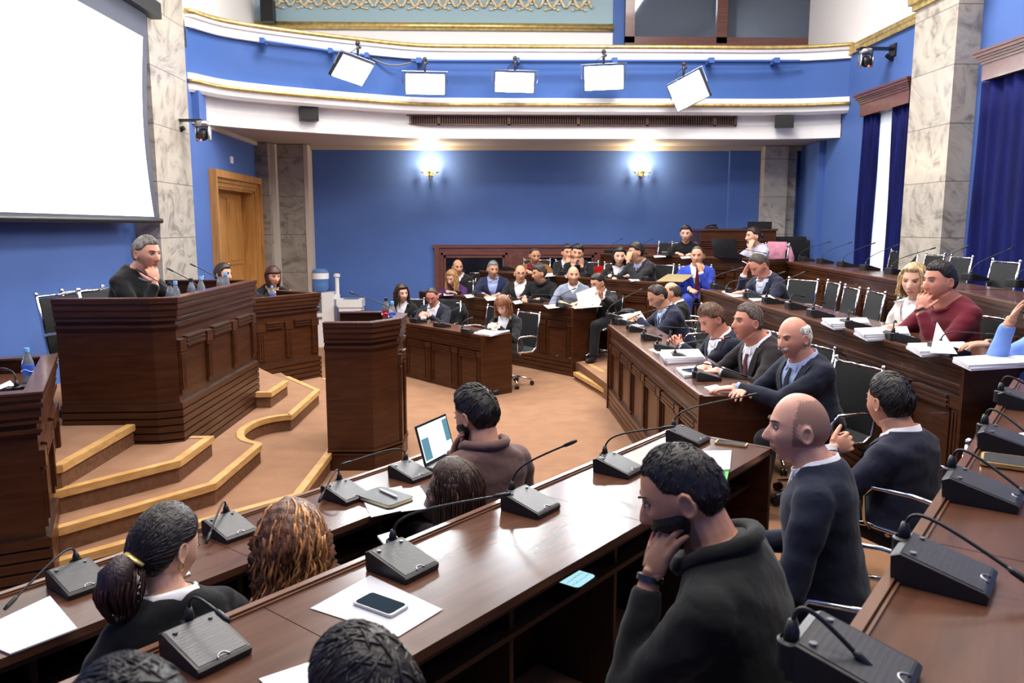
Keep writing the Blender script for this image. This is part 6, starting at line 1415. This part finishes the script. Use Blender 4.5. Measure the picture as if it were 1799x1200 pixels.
# second right bench
seat('R2a', 'man holding his forehead', person('man in a dark blue coat with his head bowed on his hand, holding a pen', 1332, 466, (0, 3.08), body=-112, look=-112, pitch=40, lean=30, s=1.14, skinc=RED_, hair='receding', hairc=(78, 68, 62), top=('jacket', (24, 28, 48)), shirt=(190, 195, 215), vneck=.55, L='desk', R='brow', watch='L', **R2_))
seat('R2b', 'woman in white', person('blonde short-haired woman in a white suit and blouse', 1606, 494, (0, 3.22), body=-112, look=-134, pitch=6, lean=8, s=1.08, female=True, skinc=PALE, hair='bob', hairc=(176, 148, 104), top=('jacket', (216, 212, 206)), shirt=(232, 230, 228), vneck=.3, L='desk', R='lap', trousers=(200, 198, 194), **R2_))
seat('R2c', 'man in the dark red jumper', person('heavy dark-haired man in a dark red jumper with his fist at his mouth', 1650, 494, (0, 3.10), body=-100, look=-100, pitch=4, lean=14, s=1.12, skinc=RED_, hair='short', hairc=(30, 22, 22), top=('sweater', (96, 24, 38)), shirt=(96, 24, 38), fat=1.0, gw=1.06, L='mouth', R='desk', watch='L', **R2_))
seat('R2d', 'man in the pale blue vest', person('man in a pale blue vest at the right edge of the view, turning a page', 1834, 545, (0, 3.05), body=-92, look=-95, pitch=20, lean=16, s=1.12, skinc=TAN, hair='receding', hairc=(120, 110, 100), top=('vneck', (112, 146, 214)), shirt=(226, 226, 232), L=('at', atz(1742, 604, 1.385), (-1, .15, -.02), (0, 0, -1), (0, 1, 0), .4), R='brow', watch='L', **R2_))
# middle near bench
seat('N2a', 'young bald man in navy', person('young bald man in a navy jumper with a white collar, in left profile', 1401, 752, (39, -.82), body=-60, look=-80, pitch=2, lean=8, s=1.04, skinc=(222, 168, 146), hair='shaved', top=('vneck', (24, 28, 46)), L='lap', R='lap', **N2_))
Hb = onrow(1562, 706, 39, -.80)
d = person('dark-haired man in a navy suit turned away, his hand at his white collar', 1562, 706, (39, -.80), body=-38, look=-18, pitch=8, lean=6, s=1.15, skinc=(214, 156, 128), hair='short', hairc=(30, 23, 22), top=('jacket', (26, 28, 46)), L=('at', Hb+V3(-.27, .02, -.235), (1, .15, .25), (.1, 1, -.1), (0, .2, 1), .9, (-.4, -.3, -1)), R='lap', **N2_); seat('N2b', 'man in a navy suit turned away', d)
seat('N2c', 'dark-bearded man in the black coat', person('dark-bearded man in a black wool coat leaning his cheek on his hand', 1197, 868, (39, -.80), body=-60, look=-74, pitch=24, lean=20, s=1.08, skinc=(196, 140, 112), hair='buzz', hairc=(30, 23, 20), beard='full', top=('coat', (19, 19, 18)), shirt=None, L='cheek', R='lap', trousers=(62, 64, 68), watch='L', gw=1.13, **N2_))
seat('N2d', 'dark head at the bottom edge', person('person with thinning dark hair seen from behind at the bottom edge of the view', 638, 1240, (39, -.80), body=-51, look=-51, pitch=12, lean=10, s=.92, skinc=DARKER, hair='short', hairc=(34, 27, 24), top=('coat', (26, 26, 30)), shirt=None, L='lap', R='lap', **N2_))
seat('N2e', 'dark head at the bottom left', person('dark-haired person cut by the bottom edge of the view, lower left', 232, 1335, (39, -.84), body=-51, look=-51, pitch=8, s=.92, skinc=DARKER, hair='short', hairc=(28, 24, 24), top=('coat', (24, 24, 28)), shirt=None, L='lap', R='lap', **N2_))
# front near bench
seat('N1a', 'bearded man at the laptop', person('bearded man in a brown jacket, head on his hand, at the open laptop', 836, 730, (39, -2.30), body=-32, look=-48, pitch=18, lean=3, s=1.12, skinc=(204, 150, 126), hair='quiff', hairc=(26, 20, 19), beard='full', top=('coat', (98, 74, 70)), shirt=None, L='cheek', R='desk', watch='L', trousers=(50, 46, 48), **N1_))
d = person('woman with long dark brown hair and glasses in left profile, holding a white phone', 800, 858, (39, -2.12), body=-55, look=-78, pitch=12, lean=3, s=1.06, female=True, skinc=(206, 146, 118), hair='long', hairc=(62, 40, 30), glasses=1, top=('coat', (18, 19, 20)), shirt=None, L='lap', R='lap', **N1_); seat('N1b', 'woman with long dark brown hair', d)
W = atz(694, 962, .80); r = thing('smartphone', 'white smartphone held low by the woman with long dark brown hair', 'phone', W, math.radians(40)); m = MB(); m.rings([[(-.036, -.07, -.03), (.036, -.07, -.03), (.036, -.07, -.022), (-.036, -.07, -.022)], [(-.036, .07, .03), (.036, .07, .03), (.036, .07, .038), (-.036, .07, .038)]]); m.build('case', 'whitep', r); m = MB(); m.rings([[(-.031, -.055, -.0155), (.031, -.055, -.0155), (.031, -.055, -.0145), (-.031, -.055, -.0145)], [(-.031, .055, .0317), (.031, .055, .0317), (.031, .055, .0327), (-.031, .055, .0327)]]); m.build('screen', 'litscreen', r)
Hk = onrow(512, 958, 39, -2.22)
d = person('woman with long curly brown hair seen from behind, her hand at her cheek', 512, 958, (39, -2.22), body=-45, look=-28, pitch=22, roll=6, lean=3, s=1.06, female=True, skinc=(206, 150, 122), hair='curly', hairc=(96, 58, 34), top=('coat', (20, 26, 28)), shirt=None, L=('at', Hk+V3(-.125, .0, -.20), (.30, .15, .9), (.9, .3, -.2), (0, .5, .8), .35, (-.3, -.2, -1)), R='desk', **N1_); seat('N1c', 'curly-haired woman', d)
def curls(d, n, hairc, r0, drop, amp, seed, name='curl', rk=1.0):
    g = random.Random(seed); Hc, HA, s = d['Hc'], d['HA'], d['s']; hr, hf, hu = HA; mb = MB()
    for i in range(n):
        a = math.radians(g.uniform(-130, 130)); el = g.uniform(-.1, 1.3); L = drop*g.uniform(.6, 1.15); ph = g.uniform(0, 6.3); fq = g.uniform(34, 60); rr = r0*g.uniform(.9, 1.12)
        pts = []; R0 = .5+.5*math.cos(a)
        for k in range(15):
            t = k/14; e = el - t*2.6
            if e > -.15: p = (hr*math.sin(a)*math.cos(e)*rr*.80 - hf*math.cos(a)*math.cos(e)*rr + hu*math.sin(e)*rr*1.08); q = p; le = t
            else: p = q - V3(0, 0, 1)*(t-le)*L*1.5 + (-hf*math.cos(a)+hr*math.sin(a))*.015*(t-le)
            w = amp*(.3+t); p = p + (hr*math.sin(fq*t*.5+ph) + hf*math.cos(fq*t*.5+ph))*w
            pts.append(Hc + p*s)
        mb.tube(pts, [.0042*s*rk]*12+[.0035*s*rk, .0025*s*rk, .001*s*rk], 5)
    mb.relto(d['RT']).build(name, hairmat(*hairc), d['root'], True)
curls(d, 210, (132, 84, 48), .130, .27, .009, 5, 'hair_curls'); curls(d, 120, (178, 124, 74), .133, .28, .011, 9, 'hair_highlights')
curls(PPL['N1b'], 380, (66, 44, 32), .108, .30, .0006, 4, 'hair_strands', .5)
curls(PPL['A1'], 60, (48, 28, 22), .112, .14, .009, 8, 'hair_curls')
curls(PPL['A3'], 110, (128, 84, 52), .112, .10, .002, 11, 'hair_strands')
curls(PPL['B1'], 80, (172, 130, 84), .106, .26, .002, 12, 'hair_strands')
curls(PPL['R2b'], 90, (190, 160, 112), .112, .07, .003, 13, 'hair_strands')
d = person('woman with a dark ponytail and gold clip, white collar and black jumper, turned right', 292, 962, (39, -2.22), body=-40, look=28, pitch=20, roll=-4, lean=3, s=1.06, female=True, skinc=(218, 168, 142), hair='pony', hairc=(30, 22, 22), top=('sweater', (17, 17, 19)), shirt=(232, 228, 226), L='lap', R='desk', **N1_); seat('N1d', 'woman with the dark ponytail', d)
Hc, HA, s_ = d['Hc'], d['HA'], d['s']; hr, hf, hu = HA
m = MB(); p0 = Hc + (-hf*.105 - hu*.045)*s_
m.tube([p0, p0-hf*.03-hu*.005, p0-hf*.055-V3(0, 0, .03), p0-hf*.06-V3(0, 0, .075), p0-hf*.05-V3(0, 0, .12), p0-hf*.045-V3(0, 0, .145)], [.028, .040, .052, .055, .040, .016], 16); m.relto(d['RT']).build('ponytail', hairmat(44, 26, 26), d['root'], True); g = random.Random(2); m = MB()
for _ in range(90):
    a = g.uniform(0, 6.3); ph = g.uniform(0, 6); m.tube([p0-hf*(.01+.05*min(1, t*2))-V3(0, 0, .005+.17*t)+(hr*math.cos(a+.5*t)+hf*math.sin(a+.5*t))*(.020+.045*math.sin(math.pi*min(1, .12+t*.85)))+hr*.004*math.sin(9*t+ph) for t in np.linspace(0, 1, 8)], [.0016]*7+[.0006], 4)
m.relto(d['RT']).build('ponytail_strands', hairmat(60, 34, 32), d['root'], True)
m = MB(); m.tube([p0+hr*.048-hf*.005+hu*.004, p0-hf*.030+hu*.028, p0-hr*.048-hf*.005+hu*.004], [.008, .014, .008], 8, flat=.6); m.relto(d['RT']).build('hair_clip', 'gold', d['root'], True)
m = MB(); m.tube([p0*.0+d['T']+d['rb']*x+d['fb']*y+V3(0, 0, z) for x, y, z in ((-.075, .02, .0), (-.055, -.045, .02), (0, -.07, .03), (.055, -.045, .02), (.075, .02, .0), (.045, .075, -.03), (0, .09, -.05))], .016, 8, flat=1.6); m.relto(d['RT']).build('shirt_collar_fold', cloth(232, 228, 226), d['root'], True)
m = MB(); 
for sd in (-1, 1): m.tube([Hc+(hr*sd*.083+hf*-.012+hu*(-.045+.012*math.cos(t)))*s_+hf*.010*math.sin(t) for t in np.linspace(0, 2*math.pi, 12)], .0028, 5)
m.relto(d['RT']).build('earrings', 'gold', d['root'], True)
# the stage
seat('P1', 'grey-haired man on the dais', person('grey-haired man in a black jumper on the dais, chin resting on his hand', 258, 446, (0, -2.72), tier=4*LS, zt=zdw, body=104, look=112, pitch=6, lean=20, s=1.16, skinc=(206, 150, 124), hair='short', hairc=(112, 104, 98), top=('sweater', (16, 16, 18)), shirt=(110, 118, 150), R='chin', L='desk', voxel=.0055, cvox=.011, group=GP))
seat('P2', 'long-haired woman behind the cola bottle', person('dark long-haired woman mostly hidden behind the far end of the dais', 392, 481, (0, -3.35), tier=3*LS, zt=1.12, body=110, look=105, pitch=8, s=1.1, female=True, skinc=PALE, hair='long', hairc=(44, 32, 32), top=('jacket', BLK), voxel=.007, group=GP, L='lap', R='lap'), sit=True)
seat('P3', 'woman in black beside the marble pillar', person('woman with a brown bob in a black jacket at the desk beside the dais', 480, 486, (0, -2.98), tier=LS, zt=1.12, body=140, look=138, pitch=8, s=1.14, female=True, skinc=(216, 160, 134), hair='fringe', hairc=(70, 44, 36), top=('jacket', BLK), vneck=.55, shirt=(190, 160, 140), voxel=.006, group=GP, L='desk', R='desk'))
# ---- empty chairs
def echair(px, py, A, n, tier, face, label):
    p = onrow(px, py, A, n); return chair(p[:2], tier, face, label)
for px, X_, l_ in ((1533, 5.06, 'farthest'), (1552, 4.95, 'second from the far end'), (1592, 4.83, 'third from the far end'), (1634, 4.68, 'fourth from the far end'), (1704, 4.42, 'second from the near end'), (1769, 4.24, 'nearest complete')):
    echair(px, 480, 0, X_, T3R, -84, 'empty black mesh chair behind the rear right bench, %s one' % l_)
for px, X_, l_ in ((1413, 3.55, 'farthest of four, partly hidden'), (1441, 3.42, 'second from the far end'), (1480, 3.40, 'third from the far end'), (1531, 3.36, 'nearest to the woman in white')):
    echair(px, 530, 0, X_, .5, -82, 'empty black mesh chair behind the second right bench, %s' % l_)
echair(1160, 450, -39, 10.65, T3, -135, 'empty black mesh chair at the topmost far bench, left of the spotted top')
echair(1243, 450, -39, 10.75, T3, -135, 'empty black mesh chair at the topmost far bench, beside the black laptop')
echair(838, 560, -39, 6.75, 0, -120, 'empty black mesh chair left of the woman with the auburn bob')
chair((-3.02, atx(97, 530, -3.32)[1]), 4*LS, 100, 'empty black mesh chair behind the dais, nearest the left edge')
chair((-2.95, atx(166, 505, -3.25)[1]), 4*LS, 96, 'empty black mesh chair between the grey-haired man and the leftmost chair')
# ---- coats over chair backs, held sheets and other loose things
def coat(xy, tier, face, label, col, w=.27, drop=.55, seed=1, top=.955):
    f = az(face); r = az(face+90); r0 = thing('draped_coat', label, 'coat', (xy[0], xy[1], tier), -math.radians(face)); g = random.Random(seed); R_0 = []
    for t in np.linspace(0, 1, 12):
        z = top+.02 - drop*t; y = -.31+.06*t; ww = w*(.78+.22*math.sin(min(1, t*2)*math.pi/2))*(1+.06*math.sin(9*t+seed)); th = .035+.05*math.sin(min(1, t*1.5)*math.pi/2)
        R_0.append([(ww*math.cos(a)*(1+.05*math.sin(5*a+seed+4*t)), y-.01+th*math.sin(a)*(1+.22*math.sin(7*a+6*t+seed)), z) for a in [2*math.pi*k/30 for k in range(30)]])
    m = MB(); m.rings(R_0); m.build('coat_body', cloth(*col, .8), r0, True)
    for q in (-1, 1):
        m = MB(); m.tube([(q*w*.85, -.33, top-.05), (q*w*1.02, -.36, top-.22), (q*w*.98, -.35, top-.42), (q*w*.9, -.36, top-.58)], [.05, .062, .055, .05], 12, flat=.8); m.build('sleeve', cloth(*col, .8), r0, True)
    return r0
def behind(k, dy=0): d = PPL[k]; return d['P'][:2] - d['fb'][:2]*(.02+dy)
coat(behind('N2a', .02), T1, PPL['N2a']['body'], 'dark navy coat hanging over the chair back of the young bald man', (22, 25, 38), w=.30, drop=.78, seed=2)
coat(behind('N2b', .02), T1, PPL['N2b']['body'], 'black coat hanging over the chair back of the man turned away', (16, 17, 26), w=.28, drop=.62, seed=3)
coat(behind('A2', .02), 0, PPL['A2']['body'], 'black coat over the chair of the man with the open white shirt', (15, 16, 19), w=.27, drop=.4, seed=4)
p = onrow(840, 498, -39, 8.35); chair(p[:2], T1, -150, 'empty black chair between the blonde woman and the grey-haired man'); coat(p[:2], T1, -150, 'black leather coat on the chair right of the blonde woman in purple', (24, 24, 26), seed=5)
p = aty(1385, 470, 12.9); chair(p[:2], T3, 200, 'black chair at the right end of the dark booth'); coat(p[:2], T3, 200, 'large black coat piled on the chair right of the dark booth', (20, 21, 24), w=.33, drop=.8, seed=6, top=1.02)
coat(behind('D2', .0), T3, PPL['D2']['body'], 'pink cardigan hanging over the chair of the woman in the pale blouse', (182, 122, 142), w=.22, drop=.42, seed=7)
coat(behind('C5', .0)+np.array([.25, .12]), T2, PPL['C5']['body'], 'navy coat on a chair right of the man covering his face', (24, 28, 48), w=.22, drop=.4, seed=8, top=.90)
# red chair back beside the woman with the black bob
p = onrow(1062, 476, -39, 9.3); r = thing('red_chair_back', 'red plastic chair back left of the woman with the black bob', 'chair', (p[0], p[1], T2), -math.radians(-150))
m = MB(); m.rings([[(x, .03*math.cos(x*5), z) for x, z in ((-.2, .5), (-.22, .80), (-.16, .88), (0, .90), (.16, .88), (.22, .80), (.2, .5))], [(x, .03*math.cos(x*5)+.02, z) for x, z in ((-.2, .5), (-.22, .80), (-.16, .88), (0, .90), (.16, .88), (.22, .80), (.2, .5))]]); m.build('backrest', 'red', r)
m = MB(); m.box((-.2, -.0, .42), (.2, .42, .46)); m.build('seat', 'red', r)
for x in (-.17, .17):
    for y in (.02, .38): m = MB(); m.tube([(x, y, 0), (x, y, .43)], .012, 6); m.build('leg', 'chrome', r)
# sheets held in hands
def held(pts, name, label):
    m = MB(); P = [np.asarray(p, float) for p in pts]; n = unit(np.cross(P[1]-P[0], P[3]-P[0]))*.0008; c = P[0].copy(); m.rings([[p-n-c for p in P], [p+n-c for p in P]]); o = m.build(name, 'paper'); o.location = tuple(c); return tag(o, label, 'paper')
Y6 = 10.35
held([aty(1012, 515, Y6), aty(1046, 503, Y6+.05), aty(1056, 532, Y6), aty(1018, 540, Y6-.05)], 'paper_sheet', 'white sheet held up by the man with glasses and black suit')
held([atz(1634, 620, 1.34), aty(1646, 566, 4.75), aty(1668, 603, 4.75), atz(1682, 622, 1.34)], 'paper_sheet', 'white page being turned up over the stack by the dark red jumper')
m = MB(); c = atz(744, 560, .80)
for k in range(7): m.ball(c+V3(.02*math.sin(k*2.1), .02*math.cos(k*1.7), .012*math.sin(k)+.02*(k/7)), .024+.006*math.sin(k*3), .016, .02, n=7, k=4)
m.v = [(x, y, max(z, .752)) for x, y, z in m.v]; tag(m.build('crumpled_tissue', 'paper'), 'crumpled white tissue in the hands of the man looking down', 'tissue')
m = MB(); b0, b1 = aty(1304, 459, 8.9), aty(1318, 465, 8.9); m.tube([b0, b1], .005, 6); tag(m.build('pen', 'whitep', None, True), 'pen between the fingers of the man holding his forehead', 'pen')

p = atz(1103, 551, .95); r = MB(); r.ball((0, 0, .035), .10, .06, .035, n=16, k=8); o = r.build('pouch', 'blacksoft', None, True); o.location = tuple(p); tag(o, 'dark soft pouch at the far end of the front right bench', 'pouch')
print('objects', len(bpy.data.objects))
